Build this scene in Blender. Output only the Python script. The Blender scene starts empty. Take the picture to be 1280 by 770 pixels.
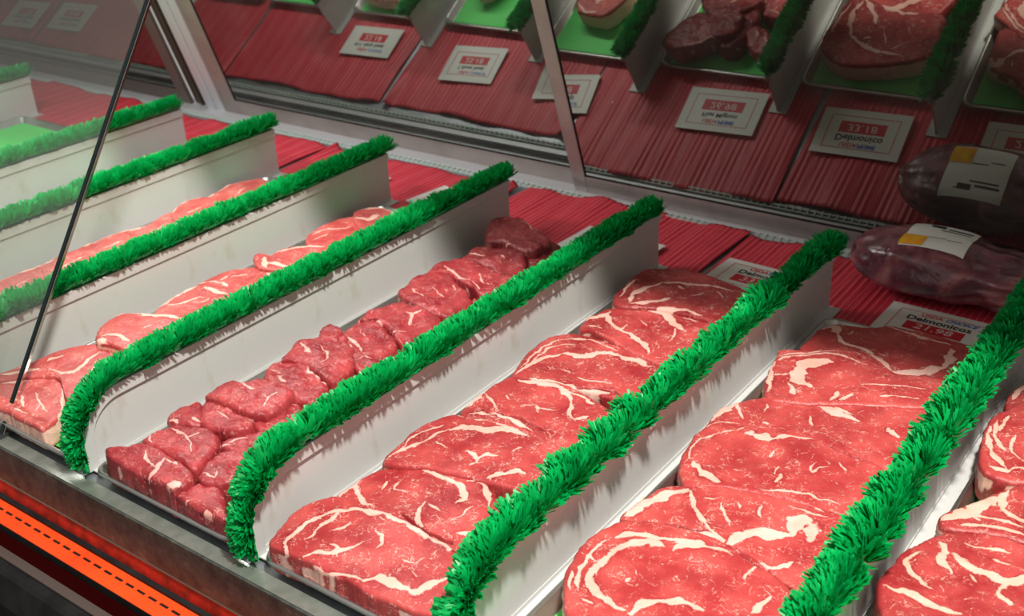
import bpy, math, random
import numpy as np
from mathutils import Vector, Matrix
from mathutils.bvhtree import BVHTree

SC = bpy.context.scene
COL = SC.collection

# ------------------------------------------------------------------ camera, world, lights
cam_d = bpy.data.cameras.new('camera'); cam = bpy.data.objects.new('camera', cam_d); COL.objects.link(cam)
SC.camera = cam
rt = Vector((0.80400, 0.59279, -0.04663)); upv = Vector((-0.23485, 0.38861, 0.89097)); fw = Vector((-0.54628, 0.70539, -0.45166))
cam.matrix_world = Matrix(((rt.x, upv.x, -fw.x, 0.72271), (rt.y, upv.y, -fw.y, -0.51473), (rt.z, upv.z, -fw.z, 0.68020), (0, 0, 0, 1)))
cam_d.sensor_width = 36; cam_d.lens = 1411.1 / 1280 * 36; cam_d.clip_start = 0.01
cam_d.dof.use_dof = True; cam_d.dof.focus_distance = 1.12; cam_d.dof.aperture_fstop = 9.0

SC.view_settings.view_transform = 'Standard'; SC.view_settings.look = 'None'
SC.view_settings.gamma = 1; SC.view_settings.exposure = 0.0
SC.view_settings.use_curve_mapping = False

w = bpy.data.worlds.new('store'); SC.world = w; w.use_nodes = True
w.node_tree.nodes['Background'].inputs[0].default_value = (0.75, 0.70, 0.66, 1)
w.node_tree.nodes['Background'].inputs[1].default_value = 0.54

def area(name, loc, target, sx, sy, power, col, spread=180):
    d = bpy.data.lights.new(name, 'AREA'); d.shape = 'RECTANGLE'; d.size = sx; d.size_y = sy
    d.energy = power; d.color = col; d.spread = math.radians(spread)
    o = bpy.data.objects.new(name, d); COL.objects.link(o); o.location = loc
    o.rotation_euler = (Vector(target) - Vector(loc)).to_track_quat('-Z', 'Y').to_euler()
    return o
# the tube under the case canopy runs along the case; shop ceiling lamps behind the photographer
area('canopy_tube', (-0.82, 0.43, 0.60), (-0.82, 0.47, 0), 0.9, 0.04, 6.8, (1.0, 0.97, 0.95))
area('shop_spot_lamp', (0.86, -0.14, 1.74), (0.1, 0.25, 0), 0.13, 0.13, 62, (1.0, 0.96, 0.88))

# ------------------------------------------------------------------ helpers
def mesh_obj(name, verts, faces, mat, parent=None, smooth=False, mats=None, midx=None):
    me = bpy.data.meshes.new(name)
    me.from_pydata([tuple(v) for v in verts], [], [tuple(f) for f in faces])
    if mats:
        for m_ in mats: me.materials.append(m_)
        if midx is not None: me.polygons.foreach_set('material_index', midx)
    else:
        me.materials.append(mat)
    if smooth: me.polygons.foreach_set('use_smooth', [True] * len(me.polygons))
    me.update()
    o = bpy.data.objects.new(name, me); COL.objects.link(o)
    if parent: o.parent = parent
    return o
def empty(name, loc, label=None, cat=None, group=None, kind=None):
    o = bpy.data.objects.new(name, None); COL.objects.link(o); o.location = loc; o.empty_display_size = .02
    return tag(o, label, cat, group, kind)
def tag(o, label=None, cat=None, group=None, kind=None):
    if label: o['label'] = label
    if cat: o['category'] = cat
    if group: o['group'] = group
    if kind: o['kind'] = kind
    return o
class MB:
    def __init__(s): s.v = []; s.f = []
    def box(s, x0, x1, y0, y1, z0, z1):
        b = len(s.v)
        s.v += [(x0,y0,z0),(x1,y0,z0),(x1,y1,z0),(x0,y1,z0),(x0,y0,z1),(x1,y0,z1),(x1,y1,z1),(x0,y1,z1)]
        s.f += [(b,b+3,b+2,b+1),(b+4,b+5,b+6,b+7),(b,b+1,b+5,b+4),(b+1,b+2,b+6,b+5),(b+2,b+3,b+7,b+6),(b+3,b,b+4,b+7)]
        return s
    def prism_x(s, poly, x0, x1):          # poly in (y,z), extruded along x
        b = len(s.v); n = len(poly)
        s.v += [(x0, p[0], p[1]) for p in poly] + [(x1, p[0], p[1]) for p in poly]
        s.f += [tuple(b + i for i in range(n)), tuple(b + n + i for i in reversed(range(n)))]
        s.f += [(b + i, b + n + i, b + n + (i + 1) % n, b + (i + 1) % n) for i in range(n)]
        return s
    def build(s, name, mat, parent=None, smooth=False, bevel=0):
        o = mesh_obj(name, s.v, s.f, mat, parent, smooth)
        import bmesh
        bm = bmesh.new(); bm.from_mesh(o.data); bmesh.ops.recalc_face_normals(bm, faces=bm.faces); bm.to_mesh(o.data); bm.free()
        if bevel:
            m_ = o.modifiers.new('bevel', 'BEVEL'); m_.width = bevel; m_.segments = 2; m_.limit_method = 'ANGLE'
        return o

# ------------------------------------------------------------------ materials
def new_mat(name):
    m_ = bpy.data.materials.new(name); m_.use_nodes = True
    nt = m_.node_tree; return m_, nt, nt.nodes['Principled BSDF']
def N(nt, t, **kw):
    n = nt.nodes.new(t)
    for k, v in kw.items():
        if k in ('ins',):
            for i, x in v.items(): n.inputs[i].default_value = x
        else: setattr(n, k, v)
    return n
def L(nt, a, ai, b, bi): nt.links.new(a.outputs[ai], b.inputs[bi])
def ramp(nt, stops):
    r = nt.nodes.new('ShaderNodeValToRGB'); e = r.color_ramp.elements
    while len(e) < len(stops): e.new(.5)
    for i, (p, c) in enumerate(stops):
        e[i].position = p; e[i].color = (c[0], c[1], c[2], 1) if hasattr(c, '__len__') else (c, c, c, 1)
    return r
def mix(nt, fac, a, b, mode='MIX'):
    n = nt.nodes.new('ShaderNodeMix'); n.data_type = 'RGBA'; n.blend_type = mode
    for sock, val in ((0, fac), (6, a), (7, b)):
        if isinstance(val, tuple) and hasattr(val[0], 'outputs'): nt.links.new(val[0].outputs[val[1]], n.inputs[sock])
        elif sock == 0: n.inputs[0].default_value = val
        else: n.inputs[sock].default_value = (*val, 1)
    return n
def simple(name, col, rough=.5, metal=0, spec=.5, noise=None, bump=0, bscale=200):
    m_, nt, p = new_mat(name)
    p.inputs['Base Color'].default_value = (*col, 1); p.inputs['Roughness'].default_value = rough
    p.inputs['Metallic'].default_value = metal; p.inputs['Specular IOR Level'].default_value = spec
    tc = N(nt, 'ShaderNodeTexCoord')
    if noise:
        nz = N(nt, 'ShaderNodeTexNoise', ins={'Scale': noise[0], 'Detail': 5.}); L(nt, tc, 'Object', nz, 'Vector')
        r = ramp(nt, [(.35, noise[1]), (.65, col)]); L(nt, nz, 'Fac', r, 'Fac'); L(nt, r, 'Color', p, 'Base Color')
    if bump:
        nz = N(nt, 'ShaderNodeTexNoise', ins={'Scale': float(bscale), 'Detail': 3.}); L(nt, tc, 'Object', nz, 'Vector')
        b = N(nt, 'ShaderNodeBump', ins={'Strength': bump, 'Distance': .001}); L(nt, nz, 'Fac', b, 'Height'); L(nt, b, 'Normal', p, 'Normal')
    return m_

def meat_mat(name, red, deep, fatc, vein=1.0, wet=.34, grain=.5):
    m_, nt, p = new_mat(name)
    tc = N(nt, 'ShaderNodeTexCoord'); oi = N(nt, 'ShaderNodeObjectInfo')
    off = N(nt, 'ShaderNodeVectorMath', operation='MULTIPLY_ADD'); L(nt, oi, 'Random', off, 0)
    off.inputs[1].default_value = (7.3, 3.1, 5.7); L(nt, tc, 'Object', off, 2)
    # wobble of coordinates
    nd = N(nt, 'ShaderNodeTexNoise', ins={'Scale': 95., 'Detail': 3.}); L(nt, off, 'Vector', nd, 'Vector')
    ws = N(nt, 'ShaderNodeVectorMath', operation='MULTIPLY_ADD'); L(nt, nd, 'Color', ws, 0); ws.inputs[1].default_value = (.016, .016, .016); L(nt, off, 'Vector', ws, 2)
    at = N(nt, 'ShaderNodeAttribute', attribute_name='fat')
    dk = N(nt, 'ShaderNodeAttribute', attribute_name='dark')
    # seams: traced fat edge roughened by noise
    n1 = N(nt, 'ShaderNodeTexNoise', ins={'Scale': 420., 'Detail': 4., 'Roughness': .65}); L(nt, off, 'Vector', n1, 'Vector')
    a1 = N(nt, 'ShaderNodeMath', operation='MULTIPLY_ADD'); L(nt, n1, 'Fac', a1, 0); a1.inputs[1].default_value = 1.1; a1.inputs[2].default_value = -.55
    a2 = N(nt, 'ShaderNodeMath', operation='ADD'); L(nt, at, 'Fac', a2, 0); L(nt, a1, 0, a2, 1)
    r1 = N(nt, 'ShaderNodeMapRange', interpolation_type='SMOOTHSTEP', ins={1: .28, 2: .80}); L(nt, a2, 0, r1, 0)
    # marbling veins: ridges of noise inside patches
    n2 = N(nt, 'ShaderNodeTexNoise', ins={'Scale': 105., 'Detail': 2.5, 'Roughness': .5}); L(nt, ws, 'Vector', n2, 'Vector')
    s2 = N(nt, 'ShaderNodeMath', operation='SUBTRACT'); L(nt, n2, 'Fac', s2, 0); s2.inputs[1].default_value = .5
    b2 = N(nt, 'ShaderNodeMath', operation='ABSOLUTE'); L(nt, s2, 0, b2, 0)
    r2 = N(nt, 'ShaderNodeMapRange', interpolation_type='SMOOTHSTEP', ins={1: .017, 2: .003}); L(nt, b2, 0, r2, 0)
    n3 = N(nt, 'ShaderNodeTexNoise', ins={'Scale': 60., 'Detail': 2.}); L(nt, off, 'Vector', n3, 'Vector')
    r3 = N(nt, 'ShaderNodeMapRange', interpolation_type='SMOOTHSTEP', ins={1: .50, 2: .58}); L(nt, n3, 'Fac', r3, 0)
    v2 = N(nt, 'ShaderNodeMath', operation='MULTIPLY'); L(nt, r2, 0, v2, 0); L(nt, r3, 0, v2, 1)
    # small flecks
    vo = N(nt, 'ShaderNodeTexVoronoi', ins={'Scale': 260.}); L(nt, ws, 'Vector', vo, 'Vector')
    r4 = N(nt, 'ShaderNodeMapRange', interpolation_type='SMOOTHSTEP', ins={1: .22, 2: .10}); L(nt, vo, 'Distance', r4, 0)
    n5 = N(nt, 'ShaderNodeTexNoise', ins={'Scale': 120., 'Detail': 1.}); L(nt, off, 'Vector', n5, 'Vector')
    r5 = N(nt, 'ShaderNodeMapRange', ins={1: .50, 2: .60}); L(nt, n5, 'Fac', r5, 0)
    v4 = N(nt, 'ShaderNodeMath', operation='MULTIPLY'); L(nt, r4, 0, v4, 0); L(nt, r5, 0, v4, 1)
    vm = N(nt, 'ShaderNodeMath', operation='MAXIMUM'); L(nt, v2, 0, vm, 0); L(nt, v4, 0, vm, 1)
    vs = N(nt, 'ShaderNodeMath', operation='MULTIPLY'); L(nt, vm, 0, vs, 0); vs.inputs[1].default_value = .8 * vein
    ft = N(nt, 'ShaderNodeMath', operation='MAXIMUM'); L(nt, r1, 0, ft, 0); L(nt, vs, 0, ft, 1)
    # muscle tone: large blotches and grain
    n6 = N(nt, 'ShaderNodeTexNoise', ins={'Scale': 28., 'Detail': 3.}); L(nt, off, 'Vector', n6, 'Vector')
    r6 = N(nt, 'ShaderNodeMapRange', ins={1: .35, 2: .65}); L(nt, n6, 'Fac', r6, 0)
    base = mix(nt, (r6, 0), deep, red)
    n7 = N(nt, 'ShaderNodeTexNoise', ins={'Scale': 900., 'Detail': 2.}); L(nt, off, 'Vector', n7, 'Vector')
    r7 = ramp(nt, [(.3, .78), (.7, 1.12)]); L(nt, n7, 'Fac', r7, 'Fac')
    gb = mix(nt, grain, (base, 2), (r7, 0), 'MULTIPLY')
    dkc = mix(nt, (dk, 'Fac'), (gb, 2), (deep[0]*.42, deep[1]*.3, deep[2]*.4))  # mask of painted shade, muscle seams and blotches
    fcol = mix(nt, (r6, 0), (fatc[0]*.9, fatc[1]*.78, fatc[2]*.72), fatc)
    fin = mix(nt, (ft, 0), (dkc, 2), (fcol, 2)); L(nt, fin, 2, p, 'Base Color')
    p.inputs['Roughness'].default_value = wet
    rr = N(nt, 'ShaderNodeMapRange', ins={1: .3, 2: .7, 3: wet - .08, 4: wet + .16}); L(nt, n1, 'Fac', rr, 0); L(nt, rr, 0, p, 'Roughness')
    p.inputs['Subsurface Weight'].default_value = .12; p.inputs['Subsurface Radius'].default_value = (.004, .0012, .0008); p.inputs['Subsurface Scale'].default_value = 1.0
    # bump
    s8 = N(nt, 'ShaderNodeMath', operation='MULTIPLY_ADD'); L(nt, ft, 0, s8, 0); s8.inputs[1].default_value = .35; L(nt, n1, 'Fac', s8, 2)
    s9 = N(nt, 'ShaderNodeMath', operation='MULTIPLY_ADD'); L(nt, n7, 'Fac', s9, 0); s9.inputs[1].default_value = .35; L(nt, s8, 0, s9, 2)
    bp = N(nt, 'ShaderNodeBump', ins={'Strength': .55, 'Distance': .0009}); L(nt, s9, 0, bp, 'Height'); L(nt, bp, 'Normal', p, 'Normal')
    return m_
MEATM = {
 'ribeye_steak': meat_mat('ribeye_beef', (.56, .080, .074), (.36, .024, .030), (.83, .52, .45), 1.0),
 'delmonico_steak': meat_mat('delmonico_beef', (.60, .094, .084), (.42, .035, .038), (.84, .53, .46), .8),
 'rib_steak': meat_mat('rib_beef', (.54, .075, .070), (.33, .022, .026), (.82, .50, .41), .7),
 'loin_steak': meat_mat('loin_beef', (.60, .11, .095), (.44, .05, .048), (.84, .54, .45), .8),
 'strip_steak': meat_mat('strip_beef', (.60, .13, .11), (.42, .06, .056), (.80, .50, .40), .8),
 'filet_mignon': meat_mat('filet_beef', (.47, .056, .060), (.27, .016, .024), (.84, .44, .39), .75, .36, .8),
}
def green_mat():
    m_, nt, p = new_mat('green_plastic')
    tc = N(nt, 'ShaderNodeTexCoord')
    nz = N(nt, 'ShaderNodeTexNoise', ins={'Scale': 60., 'Detail': 3.}); L(nt, tc, 'Object', nz, 'Vector')
    r = ramp(nt, [(.3, (.0, .27, .055)), (.7, (.002, .52, .125))]); L(nt, nz, 'Fac', r, 'Fac'); L(nt, r, 'Color', p, 'Base Color')
    p.inputs['Roughness'].default_value = .38; p.inputs['Specular IOR Level'].default_value = .35
    out = nt.nodes['Material Output']
    tr = N(nt, 'ShaderNodeBsdfTranslucent', ins={'Color': (.0, .42, .07, 1)})
    mx = N(nt, 'ShaderNodeMixShader', ins={0: .30}); L(nt, p, 0, mx, 1); L(nt, tr, 0, mx, 2); L(nt, mx, 0, out, 0)
    return m_
GREEN = green_mat()
def white_mat():
    m_, nt, p = new_mat('white_plastic')
    tc = N(nt, 'ShaderNodeTexCoord'); mp = N(nt, 'ShaderNodeMapping'); mp.inputs['Scale'].default_value = (1, 1, .45); L(nt, tc, 'Object', mp, 0)
    nz = N(nt, 'ShaderNodeTexNoise', ins={'Scale': 28., 'Detail': 6., 'Roughness': .6}); L(nt, mp, 0, nz, 'Vector')
    r = ramp(nt, [(.60, (.55, .55, .54)), (.80, (.46, .41, .34))]); L(nt, nz, 'Fac', r, 'Fac')
    n2 = N(nt, 'ShaderNodeTexVoronoi', ins={'Scale': 75.}); L(nt, tc, 'Object', n2, 'Vector')
    r2 = ramp(nt, [(.03, 1.), (.05, 0.)]); L(nt, n2, 'Distance', r2, 'Fac')
    n3 = N(nt, 'ShaderNodeTexNoise', ins={'Scale': 12.}); L(nt, tc, 'Object', n3, 'Vector')
    r3 = ramp(nt, [(.58, 0.), (.62, .7)]); L(nt, n3, 'Fac', r3, 'Fac')
    mm = N(nt, 'ShaderNodeMath', operation='MULTIPLY'); L(nt, r2, 0, mm, 0); L(nt, r3, 0, mm, 1)
    mc = mix(nt, (mm, 0), (r, 0), (.30, .20, .12)); L(nt, mc, 2, p, 'Base Color')
    p.inputs['Roughness'].default_value = .42
    return m_
WHITE = white_mat()
STEEL = simple('brushed_steel', (.60, .60, .57), .33, 1.0, noise=(30., (.42, .42, .39)), bump=.15, bscale=120)
TRAY = simple('aluminium_tray', (.62, .62, .60), .36, 1.0, noise=(22., (.48, .48, .46)), bump=.2, bscale=60)
ALU = simple('door_aluminium', (.42, .365, .345), .5, .55, noise=(14., (.34, .29, .275)))
LIGHTALU = simple('pale_aluminium', (.62, .63, .66), .45, .3)
BLACK = simple('black_rubber', (.008, .008, .009), .6, spec=.2, noise=(40., (.016, .016, .016)))
ORANGE = simple('orange_red_enamel', (.86, .085, .012), .38, noise=(20., (.80, .060, .010)))
MAROON = simple('dark_red_enamel', (.075, .001, .001), .7, spec=.03)
LINER = simple('green_tray_liner', (.12, .74, .16), .6, bump=.3, bscale=90)
CARD = simple('white_card', (.72, .73, .68), .4)
RED = simple('red_print', (.58, .020, .035), .5); BLUE = simple('blue_print', (.02, .12, .48), .5); INK = simple('black_print', (.012, .012, .012), .5)
WHITEPRINT = simple('white_print', (.80, .66, .62), .5)
GALV = simple('galvanised_steel', (.42, .45, .48), .45, .8, noise=(30., (.33, .35, .38)))
GRILLE = simple('pale_grille', (.50, .58, .54), .5)
YELLOW = simple('yellow_sticker', (.85, .55, .01), .5, noise=(60., (.80, .30, .01)))

def lip_mat():
    m_, nt, p = new_mat('scuffed_steel')
    tc = N(nt, 'ShaderNodeTexCoord')
    nz = N(nt, 'ShaderNodeTexNoise', ins={'Scale': 55., 'Detail': 6., 'Roughness': .7}); L(nt, tc, 'Object', nz, 'Vector')
    r = ramp(nt, [(.35, (.07, .08, .07)), (.62, (.16, .175, .15)), (.78, (.42, .42, .36))]); L(nt, nz, 'Fac', r, 'Fac'); L(nt, r, 0, p, 'Base Color')
    p.inputs['Metallic'].default_value = .75; p.inputs['Roughness'].default_value = .42
    return m_
LIP = lip_mat()
def mat_mat():
    m_, nt, p = new_mat('red_mesh_mat')
    tc = N(nt, 'ShaderNodeTexCoord')
    wv = N(nt, 'ShaderNodeTexWave', wave_type='BANDS', bands_direction='X', ins={'Scale': 36., 'Distortion': .6, 'Detail': 1., 'Detail Scale': 2.}); L(nt, tc, 'Object', wv, 'Vector')
    r = ramp(nt, [(.0, (.66, .030, .060)), (.80, (.56, .022, .045)), (.93, (.78, .11, .14))]); L(nt, wv, 'Fac', r, 'Fac')
    vo = N(nt, 'ShaderNodeTexVoronoi', ins={'Scale': 420.}); vo.inputs['Randomness'].default_value = .15; L(nt, tc, 'Object', vo, 'Vector')
    r2 = ramp(nt, [(.25, .55), (.45, 1.)]); L(nt, vo, 'Distance', r2, 'Fac')
    mx = mix(nt, .5, (r, 0), (r2, 0), 'MULTIPLY'); L(nt, mx, 2, p, 'Base Color')
    p.inputs['Roughness'].default_value = .5
    bp = N(nt, 'ShaderNodeBump', ins={'Strength': .5, 'Distance': .001}); L(nt, wv, 'Fac', bp, 'Height'); L(nt, bp, 'Normal', p, 'Normal')
    return m_
MAT = mat_mat()
def mirror_mat():
    m_, nt, p = new_mat('mirror_glass')
    p.inputs['Base Color'].default_value = (.31, .32, .295, 1); p.inputs['Metallic'].default_value = 1; p.inputs['Roughness'].default_value = .012
    tc = N(nt, 'ShaderNodeTexCoord')
    vo = N(nt, 'ShaderNodeTexVoronoi', ins={'Scale': 26.}); L(nt, tc, 'Object', vo, 'Vector')
    r = ramp(nt, [(.020, 1.), (.034, 0.)]); L(nt, vo, 'Distance', r, 'Fac')
    nz = N(nt, 'ShaderNodeTexNoise', ins={'Scale': 7., 'Detail': 2.}); L(nt, tc, 'Object', nz, 'Vector')
    r2 = ramp(nt, [(.60, 0.), (.64, 1.)]); L(nt, nz, 'Fac', r2, 'Fac')
    mm = N(nt, 'ShaderNodeMath', operation='MULTIPLY'); L(nt, r, 0, mm, 0); L(nt, r2, 0, mm, 1)
    n3 = N(nt, 'ShaderNodeTexNoise', ins={'Scale': 10., 'Detail': 4.}); L(nt, tc, 'Object', n3, 'Vector')
    r3 = ramp(nt, [(.4, .015), (.75, .05)]); L(nt, n3, 'Fac', r3, 'Fac')
    ad = N(nt, 'ShaderNodeMath', operation='MAXIMUM'); L(nt, mm, 0, ad, 0); L(nt, r3, 0, ad, 1)
    df = N(nt, 'ShaderNodeBsdfDiffuse', ins={'Color': (.7, .66, .6, 1)})
    mx = N(nt, 'ShaderNodeMixShader'); L(nt, ad, 0, mx, 0); L(nt, p, 0, mx, 1); L(nt, df, 0, mx, 2); L(nt, mx, 0, nt.nodes['Material Output'], 0)
    return m_
MIRROR = mirror_mat()
def glass_mat():
    m_, nt, p = new_mat('clear_front_glass')
    tr = N(nt, 'ShaderNodeBsdfTransparent', ins={'Color': (.93, .955, .94, 1)})
    gl = N(nt, 'ShaderNodeBsdfGlossy', ins={'Roughness': .0})
    df = N(nt, 'ShaderNodeBsdfDiffuse', ins={'Color': (.6, .62, .58, 1)})
    m1 = N(nt, 'ShaderNodeMixShader', ins={0: .03}); L(nt, tr, 0, m1, 1); L(nt, df, 0, m1, 2)
    m2 = N(nt, 'ShaderNodeMixShader'); m2.inputs[0].default_value = .06; L(nt, m1, 0, m2, 1); L(nt, gl, 0, m2, 2); L(nt, m2, 0, nt.nodes['Material Output'], 0)
    return m_
GLASS = glass_mat()
def vac_mat():
    m_, nt, p = new_mat('vacuum_packed_meat')
    tc = N(nt, 'ShaderNodeTexCoord')
    nz = N(nt, 'ShaderNodeTexNoise', ins={'Scale': 22., 'Detail': 5., 'Distortion': 1.2}); L(nt, tc, 'Object', nz, 'Vector')
    r = ramp(nt, [(.36, (.07, .018, .030)), (.52, (.15, .040, .060)), (.64, (.28, .09, .10)), (.76, (.38, .18, .17))]); L(nt, nz, 'Fac', r, 'Fac'); L(nt, r, 0, p, 'Base Color')
    p.inputs['Roughness'].default_value = .28; p.inputs['Coat Weight'].default_value = .8; p.inputs['Coat Roughness'].default_value = .12
    n2 = N(nt, 'ShaderNodeTexNoise', ins={'Scale': 60., 'Detail': 4., 'Distortion': 1.5}); L(nt, tc, 'Object', n2, 'Vector')
    bp = N(nt, 'ShaderNodeBump', ins={'Strength': .5, 'Distance': .003}); L(nt, n2, 'Fac', bp, 'Height'); L(nt, bp, 'Normal', p, 'Normal'); L(nt, bp, 'Normal', p, 'Coat Normal')
    return m_
VAC = vac_mat()

# ------------------------------------------------------------------ the case itself
H, LEN = 0.0838, 0.760
A = 0.30719; SA, CA = math.sin(A), math.cos(A)
X0, X1 = -3.0, 1.15
case = empty('meat_display_case', (-0.6, 0.4, -0.13), 'long refrigerated butcher counter with steel front rail, orange vent ledge and black bumper', 'display case')
def cpart(mb, name, mat, bevel=0.0):
    o = mb.build(name, mat, None, bevel=bevel); o.parent = case; o.matrix_parent_inverse = Matrix.Translation(-case.location); return o
cpart(MB().box(X0, X1, -.012, .955, -.030, -.0035), 'deck', GALV)
cpart(MB().box(X0, X1, -.0242, -.0082, .0002, .0010), 'rail_cap', simple('worn_steel_cap', (.50, .54, .49), .42, .85, noise=(60., (.38, .42, .37)), bump=.2))
cpart(MB().prism_x([(-.0085, .0), (-.0085, -.03), (-.022, -.046), (-.0285, -.046), (-.0258, -.001), (-.0238, .0)], X0, X1), 'front_rail', LIP, .0008)
cpart(MB().prism_x([(-.020, -.046), (-.0275, -.046), (-.0285, -.0485), (-.020, -.0485)], X0, X1), 'rail_edge_bead', simple('tarnished_brass', (.30, .27, .20), .4, .8))
cpart(MB().prism_x([(-.0100, -.0485), (-.0265, -.0485), (-.0305, -.0660), (-.010, -.0660)], X0, X1), 'riser_strip', simple('red_enamel', (.55, .018, .008), .3, noise=(60., (.20, .008, .004))))
cpart(MB().box(X0, X1, -.036, -.010, -.0715, -.0661), 'gap_shade', BLACK)  # black strip standing for the dark gap above the vent ledge
mb = MB(); mb.box(X0, X1, -.0355, -.010, -.0860, -.0716)
y0, y1, zt = -.0615, -.0340, -.0700
mb = MB(); mb.box(X0, X1, -.0445, y1, -.0712, zt); mb.box(X0, X1, y0, -.0475, -.0712, zt)
x = X0
while x < X1:
    mb.box(x, x + .0052, -.0475, -.0445, -.0712, zt); x += .0182
cpart(mb, 'vent_ledge', ORANGE)
cpart(MB().box(X0, X1, -.0600, -.0362, -.0850, -.0716), 'slot_shade', BLACK)  # black block under the slots, standing for the dark inside
cpart(MB().box(X0, X1, -.0612, -.012, -.1700, -.0852), 'front_panel', MAROON)
cpart(MB().prism_x([(-.0613, -.112), (-.080, -.1135), (-.0845, -.118), (-.096, -.150), (-.099, -.200), (-.090, -.230), (-.0613, -.240)], X0, X1), 'bumper', BLACK, .001)
cpart(MB().box(X0, X1, -.062, .0, -.900, -.238), 'lower_panel', BLACK)
cpart(MB().box(X0, X1, -.0720, -.0613, -.1118, -.1090), 'bumper_highlight', simple('highlight_tone', (.12, .09, .08), .5, .3))  # lighter strip standing for the highlight on the bumper's top edge
# ledge behind the mats, under the doors
cpart(MB().box(X0, X1, .955, 1.03, -.030, -.010).box(X0, X1, .942, .952, -.0034, .0005), 'back_ledge', LIGHTALU, .0008)

cpart(MB().box(X0, X1, .33, .80, .640, .665), 'canopy', simple('canopy_enamel', (.55, .55, .54), .5))  # unseen case top, front edge placed to shade the back of the deck

fl = MB().box(-4, 3, -3, 1.2, -.96, -.94).build('floor', simple('dark_floor', (.03, .028, .026), .6)); tag(fl, kind='structure')

# pale ladder grille along the back of the deck
g = empty('return_air_grille', (-.6, .933, -.0034), 'narrow pale ladder-like grille running below the mirrored doors', 'grille')
mb = MB(); mb.box(-2.4 + .6, 1.1 + .6, -.0035, -.0010, 0, .0042); mb.box(-1.8, 1.7, .0030, .0050, 0, .0042)
go = mb.build('frame', GRILLE, g)
mb = MB(); x = -1.8
while x < 1.7: mb.box(x, x + .0022, -.0046, .0056, .001, .0052); x += .0115
mb.build('slats', GRILLE, g)

# ------------------------------------------------------------------ mirrored sliding doors
def onplane(x, t, d, ym):      # t up the plane, d out of the plane towards the counter
    return (x, ym - t * SA - d * CA, .02352 + t * CA - d * SA)
def pbox(mb, x0, x1, t0, t1, d0, d1, ym):
    b = len(mb.v)
    mb.v += [onplane(x0,t0,d0,ym), onplane(x1,t0,d0,ym), onplane(x1,t1,d0,ym), onplane(x0,t1,d0,ym),
             onplane(x0,t0,d1,ym), onplane(x1,t0,d1,ym), onplane(x1,t1,d1,ym), onplane(x0,t1,d1,ym)]
    mb.f += [(b,b+3,b+2,b+1),(b+4,b+5,b+6,b+7),(b,b+1,b+5,b+4),(b+1,b+2,b+6,b+5),(b+2,b+3,b+7,b+6),(b+3,b,b+4,b+7)]
def door(name, x0, x1, ym, label, wl=.027, wr=.027, rail=.0365, fm=None):
    base = empty(name, onplane((x0 + x1) / 2, -rail, 0, ym), label, 'sliding door')
    mb = MB(); top = .62
    pbox(mb, x0, x0 + wl, -rail, top, -.010, 0, ym); pbox(mb, x1 - wr, x1, -rail, top, -.010, 0, ym)
    pbox(mb, x0 + wl, x1 - wr, -rail, 0, -.010, -.0002, ym); pbox(mb, x0 + wl, x1 - wr, top - .03, top, -.010, -.0002, ym)
    f = mb.build('frame', fm or ALU, None, bevel=.0012); f.parent = base; f.matrix_parent_inverse = Matrix.Translation(-base.location)
    mb = MB(); pbox(mb, x0 + wl - .002, x1 - wr + .002, -.003, top - .028, -.0045, -.0015, ym)
    g_ = mb.build('mirror_pane', MIRROR, None); g_.parent = base; g_.matrix_parent_inverse = Matrix.Translation(-base.location)
    mb = MB(); pbox(mb, x0 + wl - .0002, x0 + wl + .0016, 0, top - .03, -.002, .0003, ym)
    pbox(mb, x0 + wl, x1 - wr, -.0, .0016, -.002, .0001, ym)
    s = mb.build('glazing_gasket', BLACK, None); s.parent = base; s.matrix_parent_inverse = Matrix.Translation(-base.location)
    return base
door('sliding_mirror_door', -.281, 1.12, .9619, 'mirrored sliding door on the right, its stile standing behind the middle of the counter')
door('sliding_mirror_door', -1.195, -.24, .9852, 'mirrored sliding door in the middle, between the pale post and the overlapping right door', wl=.048)
door('sliding_mirror_door', -2.6, -1.310, .9852, 'mirrored sliding door at the far left, seen through the front glass', wr=.031, fm=simple('shaded_aluminium', (.20, .16, .145), .5, .5))  # darker copy of the door aluminium, dimness put into its colour
pt = empty('door_post', onplane(-1.25, -.045, 0, .9852), 'pale aluminium post between the two left mirrored doors', 'post')
def ppart(n, m_, *bs):
    mb = MB()
    for b in bs: pbox(mb, *b, .9852)
    o = mb.build(n, m_, None, bevel=.001); o.parent = pt; o.matrix_parent_inverse = Matrix.Translation(-pt.location)
ppart('pale_channel', LIGHTALU, (-1.247, -1.222, -.05, .62, -.012, .006), (-1.220, -1.1965, -.05, .62, -.012, .002))
ppart('dark_channel', simple('dark_bronze', (.10, .075, .06), .5, .5), (-1.308, -1.2475, -.05, .62, -.03, -.012), (-1.282, -1.276, -.05, .62, -.012, -.004))

# ------------------------------------------------------------------ front glass and its dark edge
B = math.radians(54.7); SB, CB = math.sin(B), math.cos(B)
gp = empty('front_glass', (-1.4, -.0120, .001), 'tilted clear glass pane over the left part of the counter with dark edge', 'glass pane')
def gq(x0, x1, t0, t1, d):
    n = (-SB, CB)
    P_ = lambda x, t, s: (x, t * CB + n[0] * s, t * SB + n[1] * s)
    v = [P_(x0,t0,0),P_(x1,t0,0),P_(x1,t1,0),P_(x0,t1,0),P_(x0,t0,d),P_(x1,t0,d),P_(x1,t1,d),P_(x0,t1,d)]
    mb = MB(); mb.v = v; mb.f = [(0,3,2,1),(4,5,6,7),(0,1,5,4),(1,2,6,5),(2,3,7,6),(3,0,4,7)]; return mb
gq(-1.6, .9930, .0, .74, .0001).build('pane', GLASS, gp)
gq(.9932, .9985, .002, .74, .004).build('edge_strip', simple('dark_edge', (.004, .012, .013), .4, spec=.25), gp)
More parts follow.
